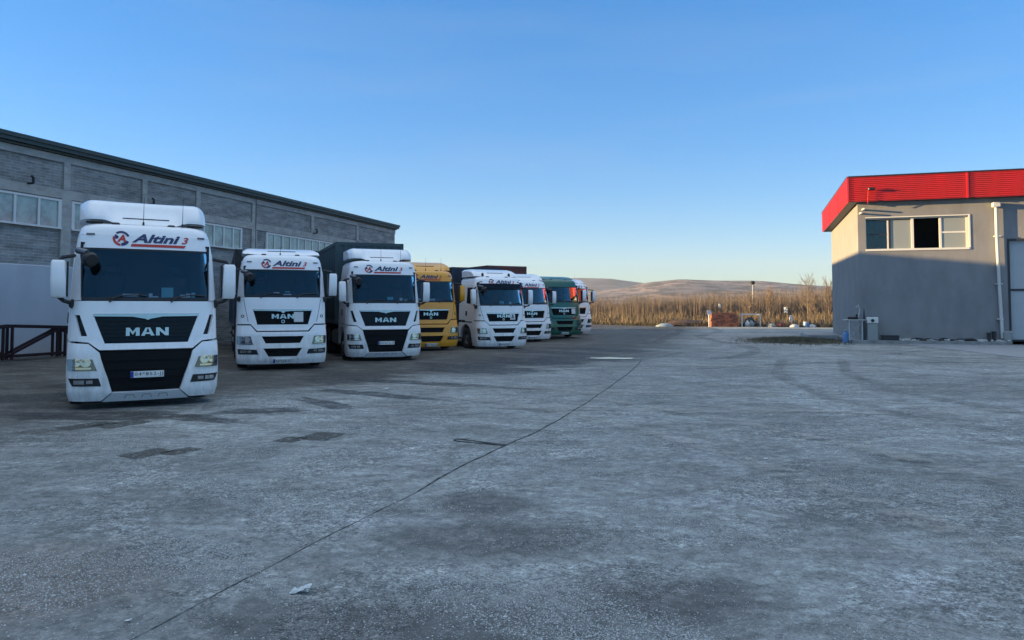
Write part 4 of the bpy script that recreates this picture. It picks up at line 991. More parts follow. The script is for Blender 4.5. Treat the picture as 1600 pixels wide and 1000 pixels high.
    crack = N('ShaderNodeTexVoronoi'); crack.feature = 'DISTANCE_TO_EDGE'; crack.inputs['Scale'].default_value = .33; mpk = N('ShaderNodeMapping'); l(c, mpk.inputs[0])
    wv = N('ShaderNodeVectorMath'); wv.operation = 'ADD'; nw = N('ShaderNodeTexNoise'); nw.inputs['Scale'].default_value = 1.3; nw.inputs['Detail'].default_value = 6; l(c, nw.inputs['Vector']); l(mpk.outputs[0], wv.inputs[0]); l(nw.outputs['Color'], wv.inputs[1]); l(wv.outputs[0], crack.inputs['Vector'])
    col = mix(op('MULTIPLY', rng_(crack.outputs['Distance'], .004, .0, 0, .6), rng_(big, .45, .55)), col, (.06, .058, .055))
    sp = rng_(grit, .56, .64, 0, .8); col = mix(op('MULTIPLY', sp, op('ADD', op('MULTIPLY', rough_zone, .8), .15)), col, (.42, .43, .42))
    dk = rng_(fine, .56, .66, 0, .55); col = mix(dk, col, (.085, .085, .085))
    sp2 = rng_(noise(150, 2, .6), .30, .42, .5, 0); col = mix(sp2, col, (.06, .06, .06))
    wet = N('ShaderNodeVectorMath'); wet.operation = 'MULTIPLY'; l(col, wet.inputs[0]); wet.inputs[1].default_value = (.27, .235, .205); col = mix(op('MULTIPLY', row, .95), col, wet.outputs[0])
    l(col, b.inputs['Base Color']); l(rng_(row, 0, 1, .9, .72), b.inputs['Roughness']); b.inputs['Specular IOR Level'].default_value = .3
    hh = op('ADD', op('MULTIPLY', mid, .05), op('ADD', op('MULTIPLY', fine, .016), op('ADD', op('MULTIPLY', grit, .008), op('MULTIPLY', vs_.outputs[0], .006))))
    bu = N('ShaderNodeBump'); bu.inputs['Strength'].default_value = .75; bu.inputs['Distance'].default_value = 1.0; l(hh, bu.inputs['Height']); l(bu.outputs[0], b.inputs['Normal'])
    return m
M['yard'] = ground_mat()
gx = np.concatenate([np.linspace(-48, -12, 19), np.linspace(-11.5, 11.5, 70), np.linspace(12.5, 60, 24)]); gy = np.concatenate([np.linspace(-25, 8, 18), np.linspace(8.6, 52, 90), np.linspace(53, 70, 18)])
XX, YY = np.meshgrid(gx, gy); ZZ = ghz(XX, YY)
# far edge follows the verge: pull the last rows
edge = np.interp(XX, [-48, 6, 14, 30, 60], [80, 80, 70, 65.5, 65.5]); mk = YY > 53; YY = np.where(mk, 53+(YY-53)/17*(edge-53), YY)
nx, ny = len(gx), len(gy); mb = MB(); mb.v = [tuple(p) for p in np.stack([XX, YY, ZZ], -1).reshape(-1, 3)]
mb.f = [(j*nx+i, j*nx+i+1, (j+1)*nx+i+1, (j+1)*nx+i) for j in range(ny-1) for i in range(nx-1)]
mb.build('yard_ground', M['yard'], None, kind='structure')
M['field'] = mat('dry_field', (.20, .145, .085), .95, noise=(.05, (.13, .10, .06), .4, .6), bump=(2, .6, .1))
MB().add([(-2800, -300, -.16), (3200, -300, -.16), (3200, 3300, -.16), (-2800, 3300, -.16)], [(0, 1, 2, 3)]).build('field', M['field'], None, kind='structure')

# gravel stones in the foreground
def clump(x, y):
    return (math.sin(x*1.9+1.3*math.sin(y*1.7))+math.sin(y*3.1+x*.8)+math.sin((x+y)*4.3)*.6)
def near_stones(n):
    V = []; F = []; cnt = 0
    base = np.array([(1, 0, 0), (-1, 0, 0), (0, 1, 0), (0, -1, 0), (0, 0, .75), (0, 0, -.4)]); FF = [(0, 2, 4), (2, 1, 4), (1, 3, 4), (3, 0, 4)]
    while cnt < n:
        y = 3.6+8.0*random.random()**1.9; x = (random.random()-.5)*1.5*y
        c = clump(x, y)
        if random.random() > (.06+.94/(1+math.exp(-5*(c-.7)))): continue
        r = .0028+.0050*random.random()**2.5
        if random.random() < .006: r *= 2.4
        a = random.random()*6.28; ca, sa = math.cos(a), math.sin(a); q = [random.uniform(.6, 1.3) for _ in range(6)]
        b = len(V)
        for d, s_ in zip(base, q): V.append((x+(d[0]*ca-d[1]*sa)*r*s_, y+(d[0]*sa+d[1]*ca)*r*s_, .001+d[2]*r*s_))
        F += [tuple(b+k for k in f) for f in FF]; cnt += 1
    mb = MB(); mb.v = V; mb.f = F; return mb.build('gravel', M['stone'], None, smooth=0, kind='stuff', label='loose gravel scattered in patches over the near part of the yard')
near_stones(75000)

# pressed tyre prints, oil stains and ruts on the yard
def decal_mat(name, color, scale, lo, hi, st=(1, 1, 1), amount=1.0, rough=.85, brick=False):
    m = bpy.data.materials.new(name); m.use_nodes = True; t = m.node_tree; b = t.nodes['Principled BSDF']; l = t.links.new; N = t.nodes.new
    b.inputs['Base Color'].default_value = (*color, 1); b.inputs['Roughness'].default_value = rough
    c = N('ShaderNodeTexCoord'); mp_ = N('ShaderNodeMapping'); mp_.inputs['Scale'].default_value = st; l(c.outputs['Object'], mp_.inputs[0])
    n = N('ShaderNodeTexNoise'); n.inputs['Scale'].default_value = scale; n.inputs['Detail'].default_value = 6; n.inputs['Roughness'].default_value = .7; l(mp_.outputs[0], n.inputs['Vector'])
    r = N('ShaderNodeMapRange'); r.inputs[1].default_value = lo; r.inputs[2].default_value = hi; r.inputs[4].default_value = amount; l(n.outputs[0], r.inputs[0])
    # fade towards the rim with the distance from the sheet's own centre line (UV v) so the stain has a soft edge
    uv = N('ShaderNodeUVMap'); s = N('ShaderNodeSeparateXYZ'); l(uv.outputs[0], s.inputs[0])
    e = N('ShaderNodeMapRange'); e.inputs[1].default_value = 0; e.inputs[2].default_value = .35; l(s.outputs[0], e.inputs[0])
    mu = N('ShaderNodeMath'); mu.operation = 'MULTIPLY'; l(e.outputs[0], mu.inputs[0]); l(r.outputs[0], mu.inputs[1]); l(mu.outputs[0], b.inputs['Alpha'])
    return m
def stain(name, x, y, rx, ry, rot, m, n=26, jag=.22, kind='structure', z=.006):
    """irregular patch; UV.x is 0 at the rim and 1 in the middle"""
    K = 5; vs = []; uv = []; cr_, sr_ = math.cos(rot), math.sin(rot); ph = random.random()*9
    rr = [1+jag*(math.sin(2*t+ph)+.6*math.sin(5*t+2*ph)+.4*math.sin(9*t)) for t in np.linspace(0, 2*math.pi, n, endpoint=False)]
    vs.append((x, y, z)); uv.append(1)
    for k in range(1, K+1):
        for i in range(n):
            t = 2*math.pi*i/n; q = k/K*rr[i]; a, b = rx*q*math.cos(t), ry*q*math.sin(t); px, py = x+a*cr_-b*sr_, y+a*sr_+b*cr_
            vs.append((px, py, z+float(ghz(px, py)))); uv.append(1-k/K)
    fs = [(0, 1+i, 1+(i+1) % n) for i in range(n)]
    for k in range(K-1):
        for i in range(n): a = 1+k*n; fs.append((a+i, a+n+i, a+n+(i+1) % n, a+(i+1) % n))
    o = MB().add(vs, fs).build(name, m, None, smooth=0, kind=kind)
    ul = o.data.uv_layers.new(name='UVMap')
    for lp in o.data.loops: ul.data[lp.index].uv = (uv[lp.vertex_index], 0)
    return o
def strip(name, pts, wd, m, kind='structure', z=.007):
    vs = []; uv = []; fs = []; P_ = []
    for i in range(len(pts)-1):
        for k in range(8):
            a = np.array(pts[i]); b = np.array(pts[i+1]); P_.append(a+(b-a)*k/8)
    P_.append(np.array(pts[-1]))
    for _ in range(6): P_ = [P_[0]]+[(P_[i-1]+P_[i]*2+P_[i+1])/4 for i in range(1, len(P_)-1)]+[P_[-1]]
    for i, p in enumerate(P_):
        d = P_[min(i+1, len(P_)-1)]-P_[max(i-1, 0)]; d = d/np.hypot(*d); nn = np.array([-d[1], d[0]]); e = min(i, len(P_)-1-i)/4
        for o_, u_ in ((-1, 0), (-.4, 1), (.4, 1), (1, 0)):
            q = p+nn*wd/2*o_*(1+.2*math.sin(i*.9)); vs.append((q[0], q[1], z+float(ghz(q[0], q[1])))); uv.append(u_*min(1, e))
    for i in range(len(P_)-1):
        for k in range(3): fs.append((4*i+k, 4*i+k+1, 4*i+k+5, 4*i+k+4))
    o = MB().add(vs, fs).build(name, m, None, smooth=0, kind=kind); ul = o.data.uv_layers.new(name='UVMap')
    for lp in o.data.loops: ul.data[lp.index].uv = (uv[lp.vertex_index], 0)
    return o
M['oil'] = decal_mat('oil_stain', (.055, .052, .046), 3.0, .30, .60, amount=.8, rough=.6)
M['print'] = decal_mat('tyre_print', (.08, .078, .066), 13.0, .36, .54, (1, 1, 1), .85)
M['rut'] = decal_mat('tyre_rut', (.09, .09, .085), 2.0, .38, .72, amount=.5)
M['streak'] = decal_mat('pale_streak', (.44, .40, .34), 1.6, .42, .72, (1, 4, 1), .55)  # warm pale tone, broken by stretched noise, for the yard streaks
# square tread prints (p = x, y, half sizes, rotation)
def rectprint(x, y, a, b, rot):
    vs = []; uv = []; fs = []; cr_, sr_ = math.cos(rot), math.sin(rot); g = (-1, -.8, .8, 1)
    for j in g:
        for i in g: vs.append((x+i*a*cr_-j*b*sr_, y+i*a*sr_+j*b*cr_, .0075)); uv.append(1 if abs(i) < 1 and abs(j) < 1 else 0)
    fs = [(r*4+k, r*4+k+1, r*4+k+5, r*4+k+4) for r in range(3) for k in range(3)]
    o = MB().add(vs, fs).build('tyre_print', M['print'], None, smooth=0, kind='structure'); ul = o.data.uv_layers.new(name='UVMap')
    for lp in o.data.loops: ul.data[lp.index].uv = (uv[lp.vertex_index], 0)
for q in ((-4.49, 9.25, .20, .30, -.45), (-4.13, 9.38, .15, .24, -.45), (-2.66, 10.45, .24, .32, -.3), (-3.0, 10.2, .17, .2, -.3), (-6.0, 11.55, .25, .4, -.5), (-6.45, 11.4, .22, .4, -.5)): rectprint(*q)
for q in ((-5.0, 12.1, .3, 1.1, .95), (-4.35, 13.0, .75, .5, .1), (-3.5, 14.0, .25, 1.5, .7), (-6.6, 12.4, 1.9, .5, .1), (-2.9, 15.5, .4, 1.8, .9), (-1.9, 17.6, .5, 2.6, 1.1), (-4.2, 19.0, 1.2, 2.0, .6), (-1.0, 22.0, 1.4, 3.2, .5), (.8, 24.5, 1.2, 3.2, .8), (2.6, 26.2, 1.0, 2.6, 1.2), (1.2, 30, 1.0, 3.5, .9), (3.5, 32.0, 1.0, 4.0, .9), (-9.2, 15, 2.0, 1.0, .1)):
    stain('oil_stain', *q, M['oil'])
strip('tyre_rut', [(14.5, 66), (13.2, 58), (10.3, 48), (8.2, 41), (7.2, 37)], .7, M['rut'], z=.013)
strip('tyre_rut', [(17.5, 66), (15.5, 55), (11.5, 46.5), (10.8, 41), (10.9, 36), (10.2, 31), (8.2, 27), (6.2, 25)], .7, M['rut'], z=.016)
strip('tyre_rut', [(15.8, 24), (11, 24.5), (7.5, 23.2), (5.2, 21.5)], .45, M['rut'], z=.010)
strip('tyre_rut', [(17.5, 31), (14.5, 29), (15, 26.4), (18, 25.5)], .5, M['rut'], z=.019)
strip('tyre_rut', [(-.3, 24.6), (2.2, 24.0), (4.4, 25.2), (7, 30)], .35, M['rut'], z=.022)
strip('warm_streak', [(-4.2, 16.8), (-.4, 16.6), (2.3, 15.6), (6, 15.1)], .9, M['streak'], z=.025)
strip('warm_streak', [(-3, 13.6), (1.0, 13.4), (4.3, 12.7), (9.5, 12.8)], .6, M['streak'], z=.028)
strip('warm_streak', [(-.5, 21.8), (3, 23.0), (7, 22.6), (11, 21.0)], 1.1, M['streak'], z=.031)
strip('warm_streak', [(3.6, 4.2), (3.5, 6.0), (2.95, 8.0), (2.2, 10.3), (.6, 13.2), (-2.0, 15.6)], .34, M['streak'], z=.034)
strip('warm_streak', [(5.4, 4.6), (5.2, 7.0), (4.5, 9.4), (3.2, 12.2), (1.0, 15.4)], .34, M['streak'], z=.037)
strip('tyre_rut', [(9.0, 8.0), (6.8, 11.0), (6.2, 15.0), (7.0, 20.0), (9.5, 26.0)], .38, M['rut'], z=.040)
strip('tyre_rut', [(11.0, 9.0), (8.7, 12.0), (8.1, 15.5), (8.9, 20.0), (11.3, 25.5)], .38, M['rut'], z=.043)
M['puddle'] = mat('puddle_water', (.02, .02, .02), .02, spec=1.0)
stain('puddle', 3.49, 26.3, .82, .30, .1, M['puddle'], jag=.24, z=.009)
# concrete apron at the right
ap = MB(); a_ = [W(12.6, 40.62), W(7.6, 40.62), W(8.9, 35.0), W(9.6, 31), W(11.5, 27.4), W(15, 24.3), W(28, 22), W(28, 40.62)]
ap.add([(x, y, .010) for x, y in a_], [tuple(range(len(a_)))]); ap.add([(x, y, .004) for x, y in W and [W(5.2, 40.9), W(5.2, 38.6), W(7.7, 38.3), W(7.7, 40.6)]], [])
ap.build('concrete_apron', M['apron'], None, smooth=0, kind='structure')

# cable along the ground
M['cable'] = mat('black_cable', (.035, .035, .035), .8, noise=(7, (.15, .15, .145), .42, .6))
cpts = [(-2.35, 3.3), (-2.06, 4.12), (-1.72, 5.15), (-1.36, 6.2), (-.95, 7.25), (-.62, 8.4), (-.32, 9.15), (-.10, 9.75), (.35, 10.8), (.85, 12.3), (1.55, 14.6), (2.4, 17.6), (3.2, 20.5), (4.0, 23.6), (4.5, 26.0)]
def smooth_path(pts, z, jit=.012):
    P_ = []
    for i in range(len(pts)-1):
        for k in range(6): t = k/6; P_.append(np.array([pts[i][0]*(1-t)+pts[i+1][0]*t, pts[i][1]*(1-t)+pts[i+1][1]*t]))
    P_.append(np.array(pts[-1]))
    for _ in range(3): P_ = [P_[0]]+[(P_[i-1]+P_[i]*2+P_[i+1])/4 for i in range(1, len(P_)-1)]+[P_[-1]]
    return [(p[0]+jit*math.sin(i*1.1), p[1], z+float(ghz(p[0], p[1]))) for i, p in enumerate(P_)]
cp_ = smooth_path(cpts, .0, .006); cp_ = [(x, y, z+(-.0035 if y < 7.4 else .003)+.002*math.sin(i*1.9)) for i, (x, y, z) in enumerate(cp_)]
mc = MB().tube(cp_, [.0085 if p[1] < 7.4 else .009+.0004*max(0, p[1]-9) for p in cp_], 6); mc.tube(smooth_path([(-.10, 9.75), (-.35, 9.88), (-.72, 10.05), (-.80, 10.15), (-.74, 10.24), (-.62, 10.16), (-.3, 9.93), (-.08, 9.80)], .008, .0), .0075, 6)
tag(mc.build('cable', M['cable'], None), 'thin black cable lying diagonally across the gravel with a small side loop', 'cable')
# crumpled paper and small litter
M['litter'] = mat('litter_paper', (.74, .75, .72), .85, noise=(6, (.5, .49, .45), .45, .65))
def crumple(name, x, y, s_, label, seed, m):
    random.seed(seed); vs = []; fs = []; n = 7
    for j in range(n):
        for i in range(n):
            u_, v_ = i/(n-1)-.5, j/(n-1)-.5
            vs.append((u_*s_*1.2+random.uniform(-.08, .08)*s_, v_*s_*.7+random.uniform(-.08, .08)*s_, max(.004, s_*(.10+.30*u_+random.uniform(-.16, .22))+.05*s_)))
    fs = [(j*n+i, j*n+i+1, (j+1)*n+i+1, (j+1)*n+i) for j in range(n-1) for i in range(n-1)]
    o = MB().add(vs, fs).build(name, m, None, smooth=0); md = o.modifiers.new('thick', 'SOLIDIFY'); md.thickness = .003
    o.location = (x, y, .004); tag(o, label, 'litter'); return o
crumple('crumpled_paper', -1.33, 4.78, .10, 'crumpled white paper on the gravel at the lower left of the yard', 3, M['litter'])
crumple('paper_scrap', -2.2, 4.35, .028, 'tiny pale scrap on the gravel left of the crumpled white paper', 5, M['litter'])
crumple('paper_scrap', 3.0, 8.9, .035, 'tiny white scrap on bare gravel in the right middle of the yard', 6, M['litter'])
crumple('paper_scrap', -2.75, 16.3, .10, 'small white scrap on the dark ground in front of the second and third trucks', 8, M['litter'])
random.seed(21)

# ------------------------------------------------------------ far side of the yard
M['weed'] = mat('dry_weeds', (.25, .19, .12), .9, noise=(.9, (.11, .09, .06), .42, .58)); M['twig'] = mat('bare_twigs', (.115, .095, .08), .9, noise=(1.6, (.24, .18, .125), .42, .6)); M['greenweed'] = mat('short_weeds', (.12, .105, .07), .9, noise=(1.5, (.14, .12, .07), .4, .6))
M['bush'] = mat('twiggy_bush', (.20, .155, .115), .9)
def yedge(x): return float(np.interp(x, [-48, 6, 14, 30, 60], [80, 80, 70, 65.5, 65.5]))
def blades(name, n, gen, m, **kw):
    vs = []; fs = []
    for _ in range(n):
        x, y, z, h_, w_, lean = gen(); a = random.random()*3.14; b = len(vs); dx, dy = math.cos(a)*w_/2, math.sin(a)*w_/2; lx, ly = random.gauss(0, lean)*h_, random.gauss(0, lean)*h_
        vs += [(x-dx, y-dy, z), (x+dx, y+dy, z), (x+dx*.6+lx*.5, y+dy*.6+ly*.5, z+h_*.6), (x-dx*.6+lx*.5, y-dy*.6+ly*.5, z+h_*.6), (x+lx, y+ly, z+h_)]
        fs += [(b, b+1, b+2, b+3), (b+3, b+2, b+4)]
    mb = MB(); mb.v = vs; mb.f = fs; return mb.build(name, m, None, smooth=0, **kw)
def g_weed():
    x = random.uniform(-35, 60); d = random.random()**1.3*20; y = yedge(x)+.6+d; k = .5+.5*math.sin(x*.7+2*math.sin(y*.4))
    return x, y, -.16, (.35+.9*random.random()*(.5+k))*(1.1 if d > 2 else .7), .035+.03*random.random(), .22
blades('dry_weeds', 60000, g_weed, M['weed'], kind='stuff', label='strip of dry brown weeds beyond the yard edge')
def g_dark():
    x = random.uniform(-35, 60); y = yedge(x)+.1+random.random()*1.6; return x, y, -.16, .25+.35*random.random(), .06, .3
blades('low_scrub', 9000, g_dark, mat('low_scrub', (.07, .06, .035), .95), kind='stuff', label='low dark scrub right along the yard edge')
def top_of(x): return float(np.interp(x, [-30, 5, 12, 20, 30, 60], [2.4, 2.7, 3.2, 3.5, 4.0, 4.2]))
def g_stem():
    x = random.uniform(-40, 75); y = yedge(min(x, 60))+16+random.random()*16; h_ = top_of(x)*(.74+.26*random.random()**.8)*(1+.07*math.sin(x*1.3)+.07*math.sin(x*.41+y*.3)); return x, y, -.16, h_, .020+.028*random.random(), .035
blades('thicket', 42000, g_stem, M['twig'], kind='stuff', label='dense belt of bare young poplar stems behind the dry weeds')
def g_twig():
    x = random.uniform(-40, 75); y = yedge(min(x, 60))+16+random.random()*16; h_ = top_of(x); z = h_*(.25+.68*random.random()); return x, y, z, .45, .012, .5
blades('thicket_twigs', 60000, g_twig, M['bush'], kind='stuff', label='fine twig haze in the upper part of the bare poplar belt')

def bare_tree(x, y, h_, spread, label, seed, pale=False):
    random.seed(seed); root = empty('bare_tree', (x, y, -.1), random.random()*6, label, 'tree', 'bare trees at the right end of the thicket')
    tk = MB(); br = MB()
    tk.tube([(0, 0, 0), (.03, .02, h_*.35), (-.02, .03, h_*.7), (0, 0, h_*.97)], [h_*.017, h_*.013, h_*.008, .006], 7)
    def grow(p, d, ln, r, dep):
        p = Vector(p); d = Vector(d).normalized(); q = p+d*ln*.55+Vector((random.gauss(0, .06), random.gauss(0, .06), .02))*ln; e = q+(d+Vector((random.gauss(0, .25), random.gauss(0, .25), .35))).normalized()*ln*.5
        br.tube([p, q, e], [r, r*.7, r*.35], 4, False)
        if dep:
            for _ in range(4):
                t = random.uniform(.25, 1); s_ = p+(e-p)*t; a = random.random()*6.28; grow(s_, d+Vector((math.cos(a)*.8, math.sin(a)*.8, .35+random.random()*.5)), ln*random.uniform(.45, .65), r*.5, dep-1)
    for i in range(24):
        z = h_*(.10+.84*i/24); a = i*2.4; grow((0, 0, z), (math.cos(a)*spread, math.sin(a)*spread, 1.0), h_*(.42-.26*i/24), .026, 2)
    tk.build('trunk', M['bush'] if not pale else M['weed'], root); br.build('crown', M['bush'], root)
for i, (x, y, h_, sp, lab) in enumerate([(25.6, 74, 3.5, .5, 'thin bare tree left of the tallest bare tree near the workshop'), (29.8, 75, 4.7, .75, 'tallest bare tree rising above the thicket just left of the workshop'),
        (32.3, 76, 4.4, .6, 'bushy bare tree whose twigs almost touch the workshop wall corner'), (28.2, 69.5, 3.0, .4, 'short pale bare tree in front of the tallest one'), (22.8, 71.5, 2.9, .55, 'small yellowish bare shrub tree right of the lamp post')]):
    bare_tree(x, y, h_, sp, lab, 40+i)
random.seed(99)

# lamp post
lp = empty('lamp_post', (28.6, 88.5, -.16), 0, 'slim pale lamp post with a dark round head beyond the yard', 'lamp post')
MB().tube([(0, 0, 0), (0, 0, 2.4), (0, 0, 4.7)], [.075, .06, .045], 10).build('pole', M['galv'], lp)
MB().tube([(0, 0, 4.62), (0, 0, 4.72), (0, 0, 4.90), (0, 0, 5.02), (0, 0, 5.08)], [.08, .24, .27, .2, .05], 14).build('lamp_head', M['black'], lp)
lp.scale = (1, 1, 1.0)
# goal-like frame
gf = empty('goal_frame', (21.75, 67.9, 0), -.05, 'white rectangular steel frame like a small goal at the yard edge', 'frame')
for x in (-.82, .82): MB().bar((x, 0, -.1), (x, 0, 1.10), .09, .09).build('post', M['alu'], gf, smooth=0)
MB().bar((-.87, 0, 1.15), (.87, 0, 1.15), .10, .10).bar((-.82, .9, 1.1), (-.82, 0, 1.12), .06, .06).bar((.82, .9, 1.1), (.82, 0, 1.12), .06, .06).build('crossbar', M['alu'], gf, smooth=0)
for i, (x, r, lab) in enumerate([(-.25, .20, 'left pale bin bag heaped inside the white frame'), (.12, .24, 'right grey bin bag heaped inside the white frame')]):
    vs = []; n = 12
    for j, (z, q) in enumerate(((0, .9), (.2, 1.1), (.4, .9), (.55, .4), (.62, .25))):
        for k in range(n): t = 6.283*k/n; vs.append((q*r*math.cos(t)*(1+.15*math.sin(3*k+j)), q*r*math.sin(t), z))
    fs = [(j*n+k, j*n+(k+1) % n, (j+1)*n+(k+1) % n, (j+1)*n+k) for j in range(4) for k in range(n)]+[tuple(range(4*n, 5*n))]
    o = MB().add(vs, fs).build('bin_bag', M['litter'] if i == 0 else M['grey'], None); o.location = (21.75+x, 68.2, -.02); tag(o, lab, 'bin bag')
def heap(name, x, y, rx, ry, h_, m, label, cat, seed=1, rough_=.25):
    random.seed(seed); n = 18; vs = []; K = 6
    for j in range(K):
        t = j/(K-1); q = math.cos(t*math.pi/2); z = h_*math.sin(t*math.pi/2)
        for k in range(n): a = 6.283*k/n; w_ = 1+random.uniform(-rough_, rough_); vs.append((rx*q*w_*math.cos(a), ry*q*w_*math.sin(a), z*(1+random.uniform(-rough_, rough_)*.4)-.03))
    fs = [(j*n+k, j*n+(k+1) % n, (j+1)*n+(k+1) % n, (j+1)*n+k) for j in range(K-1) for k in range(n)]+[tuple(range((K-1)*n, K*n))]
    o = MB().add(vs, fs).build(name, m, None, smooth=25); o.location = (x, y, 0); tag(o, label, cat); return o
heap('black_sheet', 21.95, 68.9, .72, .35, .85, M['black'], 'dark plastic sheet heaped up inside the white frame behind the bin bags', 'plastic sheet', 31)
# brick stack
M['brick'] = mat('red_brick', (.30, .12, .075), .9, noise=(2.5, (.16, .07, .05), .4, .65, (1, 1, 6)), bump=(9, .6, .02))
bs = MB(); random.seed(5)
for r in range(11):
    x = -1.18+random.uniform(-.05, .05)
    while x < 1.2-.02*r:
        wd = random.uniform(.22, .5); bs.box(x, min(x+wd, 1.3), random.uniform(-.03, .03), .9+random.uniform(-.03, .03), r*.118, r*.118+.108); x += wd+.015
o = bs.build('brick_stack', M['brick'], None, smooth=0); o.location = (19.35, 68.0, 0); o.rotation_euler = (0, 0, -.1); tag(o, 'low stack of red bricks at the far edge of the yard', 'brick stack')
heap('rubble_heap', 16.6, 70.8, 2.6, .9, .62, mat('brown_rubble', (.14, .075, .05), .95, noise=(4, (.07, .05, .035), .4, .6)), 'reddish rubble heap left of the brick stack behind the sign post', 'rubble heap', 3)
heap('tarpaulin', 14.25, 69.6, .8, .5, .32, mat('pale_tarp', (.26, .32, .33), .6), 'pale grey-blue tarpaulin lump at the left of the yard edge', 'tarpaulin', 4, .12)
heap('scrap_pile', 23.6, 67.9, .45, .4, .35, M['grey'], 'small grey-brown scrap pile right of the white frame', 'scrap pile', 6)
heap('red_pile', 24.45, 68.0, .7, .5, .42, mat('dull_red', (.16, .03, .03), .8), 'low dull red pile between the scrap pile and the white sack', 'pile', 7)
heap('white_sack', 25.35, 67.0, .42, .3, .30, mat('white_plastic', (.45, .48, .50), .6), 'bluish white plastic sack, left of the two white ones at the yard edge', 'sack', 8, .12)
heap('white_sack', 26.95, 67.0, .38, .3, .28, M['litter'], 'small white plastic sack, right of the two white ones at the yard edge', 'sack', 9, .12)
brl = empty('barrel', (26.35, 66.9, 0), 0, 'small blue barrel standing between the two white sacks', 'barrel')
MB().tube([(0, 0, 0), (0, 0, .12), (0, 0, .14), (0, 0, .30), (0, 0, .32), (0, 0, .44)], [.24, .24, .26, .26, .24, .23], 14).build('barrel_body', M['lightblue'], brl); MB().tube([(0, 0, .44), (0, 0, .47)], .24, 14).build('rim', M['alu'], brl)
sg = empty('sign_post', (17.85, 67.6, 0), 0, 'thin post with a small white square sign left of the brick stack', 'sign')
MB().tube([(0, 0, -.1), (0, 0, 1.3)], .045, 6).build('post', M['alu'], sg); MB().box(-.19, .19, -.06, -.04, 1.12, 1.5, .005).build('sign_board', M['litter'], sg)
# white plastic rags caught in the scrub
for i, (x, y, z, s_, lab) in enumerate([(25.4, 69.2, 1.55, .30, 'white plastic rag caught high in the scrub right of the lamp post'), (25.75, 68.9, .75, .35, 'larger white plastic rag hanging low in the scrub right of the lamp post'), (20.2, 72.5, 1.95, .22, 'small white rag in the thicket above the brick stack')]):
    random.seed(60+i); n = 6; vs = [((a/5-.5)*s_+random.uniform(-.04, .04), random.uniform(-.05, .05), (b/5-.5)*s_*1.7+random.uniform(-.05, .05)) for b in range(n) for a in range(n)]
    fs = [(b*n+a, b*n+a+1, (b+1)*n+a+1, (b+1)*n+a) for b in range(n-1) for a in range(n-1)]
    o = MB().add(vs, fs).build('plastic_rag', M['litter'], None, smooth=0); md = o.modifiers.new('thick', 'SOLIDIFY'); md.thickness = .004; o.location = (x, y, z); tag(o, lab, 'rag', 'white rags caught in the scrub')
random.seed(77)
# slab and weedy verge left of the workshop
sl = MB().box(-.8, .8, -2.4, 2.4, -.05, .30, .05).build('concrete_slab', M['apron'], None); sl.location = (*W(4.55, 46.6), 0); sl.rotation_euler = (0, 0, -ANG); tag(sl, 'low broken concrete slab on the verge by the workshop corner', 'slab')
def g_v():
    while True:
        a, b = random.gauss(0, 1), random.gauss(0, 1); x, y = W(3.0+1.5*a, 42.2+2.2*b)
        k = math.exp(-(a*a+b*b)/2.2)*(.6+.4*math.sin(x*3+y*2)); 
        if k > random.random()*.9 and 3.0+1.5*a < 5.4: return x, y, 0, (.03+.20*random.random()**2)*(.4+k), .03, .5
stain('verge_soil', *W(3.1, 42.3), 2.7, 4.0, -.2, decal_mat('verge_soil', (.17, .145, .105), 2.5, .35, .6), z=.02)
blades('verge_grass', 14000, g_v, M['greenweed'], kind='stuff', label='short dull weeds on the verge left of the workshop')

# ------------------------------------------------------------ hills
def hill(name, prof, dist, depth, m, seed, base=-.2):
    """prof: (x offset, height) of the ridge seen from the yard; a full body with slopes on both sides"""
    r = np.random.default_rng(seed); nx_ = 180; ny_ = 34; xs = np.linspace(prof[0][0], prof[-1][0], nx_); hh = np.interp(xs, [p[0] for p in prof], [p[1] for p in prof])
    ph = r.random(12)*6.28; vs = []
    for j in range(ny_):
        t = j/(ny_-1); y = dist-depth*.75+depth*1.5*t; s_ = math.sin(min(t/.5, 1)*math.pi/2)**1.4 if t < .5 else math.cos((t-.5)*math.pi)
        for i, x in enumerate(xs):
            n = sum(math.sin(x/(40+27*k)+ph[k]+y/(90-5*k)) for k in range(6))*.022*s_*(1-s_*.75)
            vs.append((x, y, base+hh[i]*(s_+n)))
    mb = MB(); mb.v = vs; mb.f = [(j*nx_+i, j*nx_+i+1, (j+1)*nx_+i+1, (j+1)*nx_+i) for j in range(ny_-1) for i in range(nx_-1)]
    return mb.build(name, m, None, smooth=60, kind='structure')
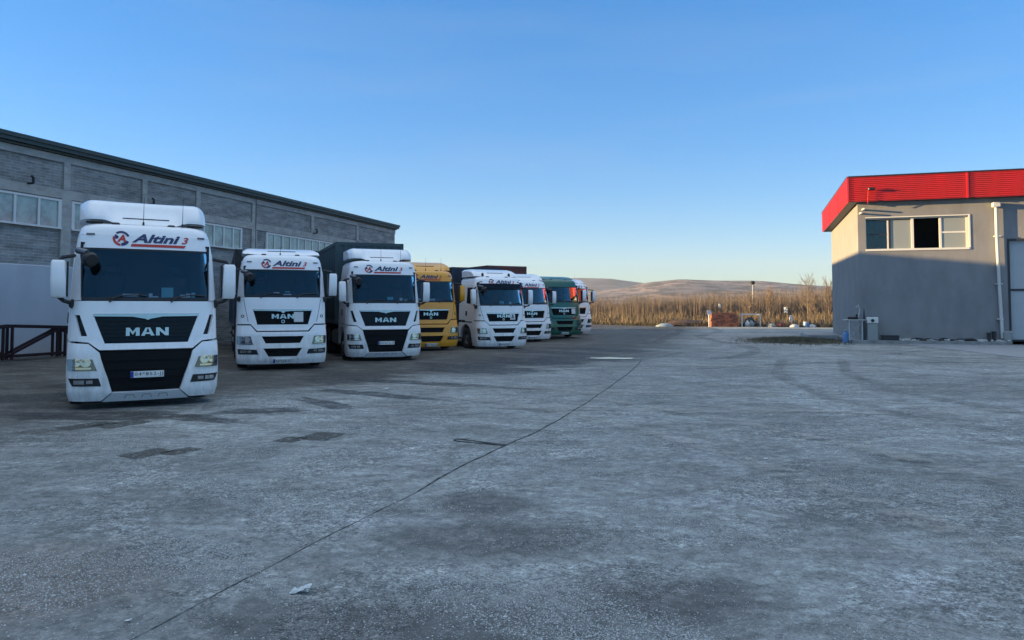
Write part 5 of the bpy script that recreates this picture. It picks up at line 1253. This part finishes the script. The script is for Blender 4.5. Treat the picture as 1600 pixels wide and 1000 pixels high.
def hill_mat(name, c1, c2, c3, sc):
    m = mat(name, c1, .95); t = m.node_tree; b = t.nodes['Principled BSDF']; l = t.links.new; N = t.nodes.new; c = N('ShaderNodeTexCoord')
    v = N('ShaderNodeTexVoronoi'); v.inputs['Scale'].default_value = sc; mp_ = N('ShaderNodeMapping'); mp_.inputs['Scale'].default_value = (.6, 1.0, 4); l(c.outputs['Object'], mp_.inputs[0]); l(mp_.outputs[0], v.inputs['Vector'])
    s = N('ShaderNodeSeparateColor'); l(v.outputs['Color'], s.inputs[0])
    n = N('ShaderNodeTexNoise'); n.inputs['Scale'].default_value = sc*2.2; n.inputs['Detail'].default_value = 8; n.inputs['Roughness'].default_value = .7; l(mp_.outputs[0], n.inputs['Vector'])
    x = N('ShaderNodeMix'); x.data_type = 'RGBA'; x.inputs[6].default_value = (*c1, 1); x.inputs[7].default_value = (*c2, 1); l(s.outputs[0], x.inputs[0])
    r = N('ShaderNodeMapRange'); r.inputs[1].default_value = .47; r.inputs[2].default_value = .53; l(n.outputs[0], r.inputs[0])
    y = N('ShaderNodeMix'); y.data_type = 'RGBA'; l(x.outputs[2], y.inputs[6]); y.inputs[7].default_value = (*c3, 1); l(r.outputs[0], y.inputs[0]); l(y.outputs[2], b.inputs['Base Color'])
    return m
M['hillA'] = hill_mat('hill_scrubland', (.26, .18, .15), (.10, .09, .10), (.035, .032, .036), .016); M['hillB'] = hill_mat('far_hill', (.12, .11, .11), (.09, .085, .09), (.06, .055, .06), .006)
def ridge(points, dist):
    return [((px-800)/1164*dist, (480-py)/1164*dist*1.02) for px, py in points]
hill('hill', ridge([(300, 478), (760, 470), (900, 458), (985, 447), (1010, 441), (1040, 438), (1062, 436), (1120, 438), (1180, 439), (1230, 444), (1300, 448), (1450, 455), (1700, 470), (1900, 478)], 1700), 1700, 500, M['hillA'], 4)
hill('far_hill', ridge([(200, 470), (600, 450), (820, 440), (900, 434.5), (950, 435), (985, 440), (1030, 446), (1200, 452), (1330, 447), (1500, 442), (1800, 460)], 2600), 2600, 600, M['hillB'], 9)

# ------------------------------------------------------------ haze
hz = MB().box(-2900, 3300, -400, 3500, -1.2, 210).build('haze', bpy.data.materials.new('haze_air'), None, smooth=0, kind='stuff')
hm = hz.data.materials[0]; hm.use_nodes = True; t = hm.node_tree; t.nodes.clear(); o_ = t.nodes.new('ShaderNodeOutputMaterial'); pv = t.nodes.new('ShaderNodeVolumePrincipled')
pv.inputs['Color'].default_value = (.78, .86, 1.0, 1); pv.inputs['Density'].default_value = 0.00010; pv.inputs['Anisotropy'].default_value = 0.0
t.links.new(pv.outputs[0], o_.inputs['Volume'])
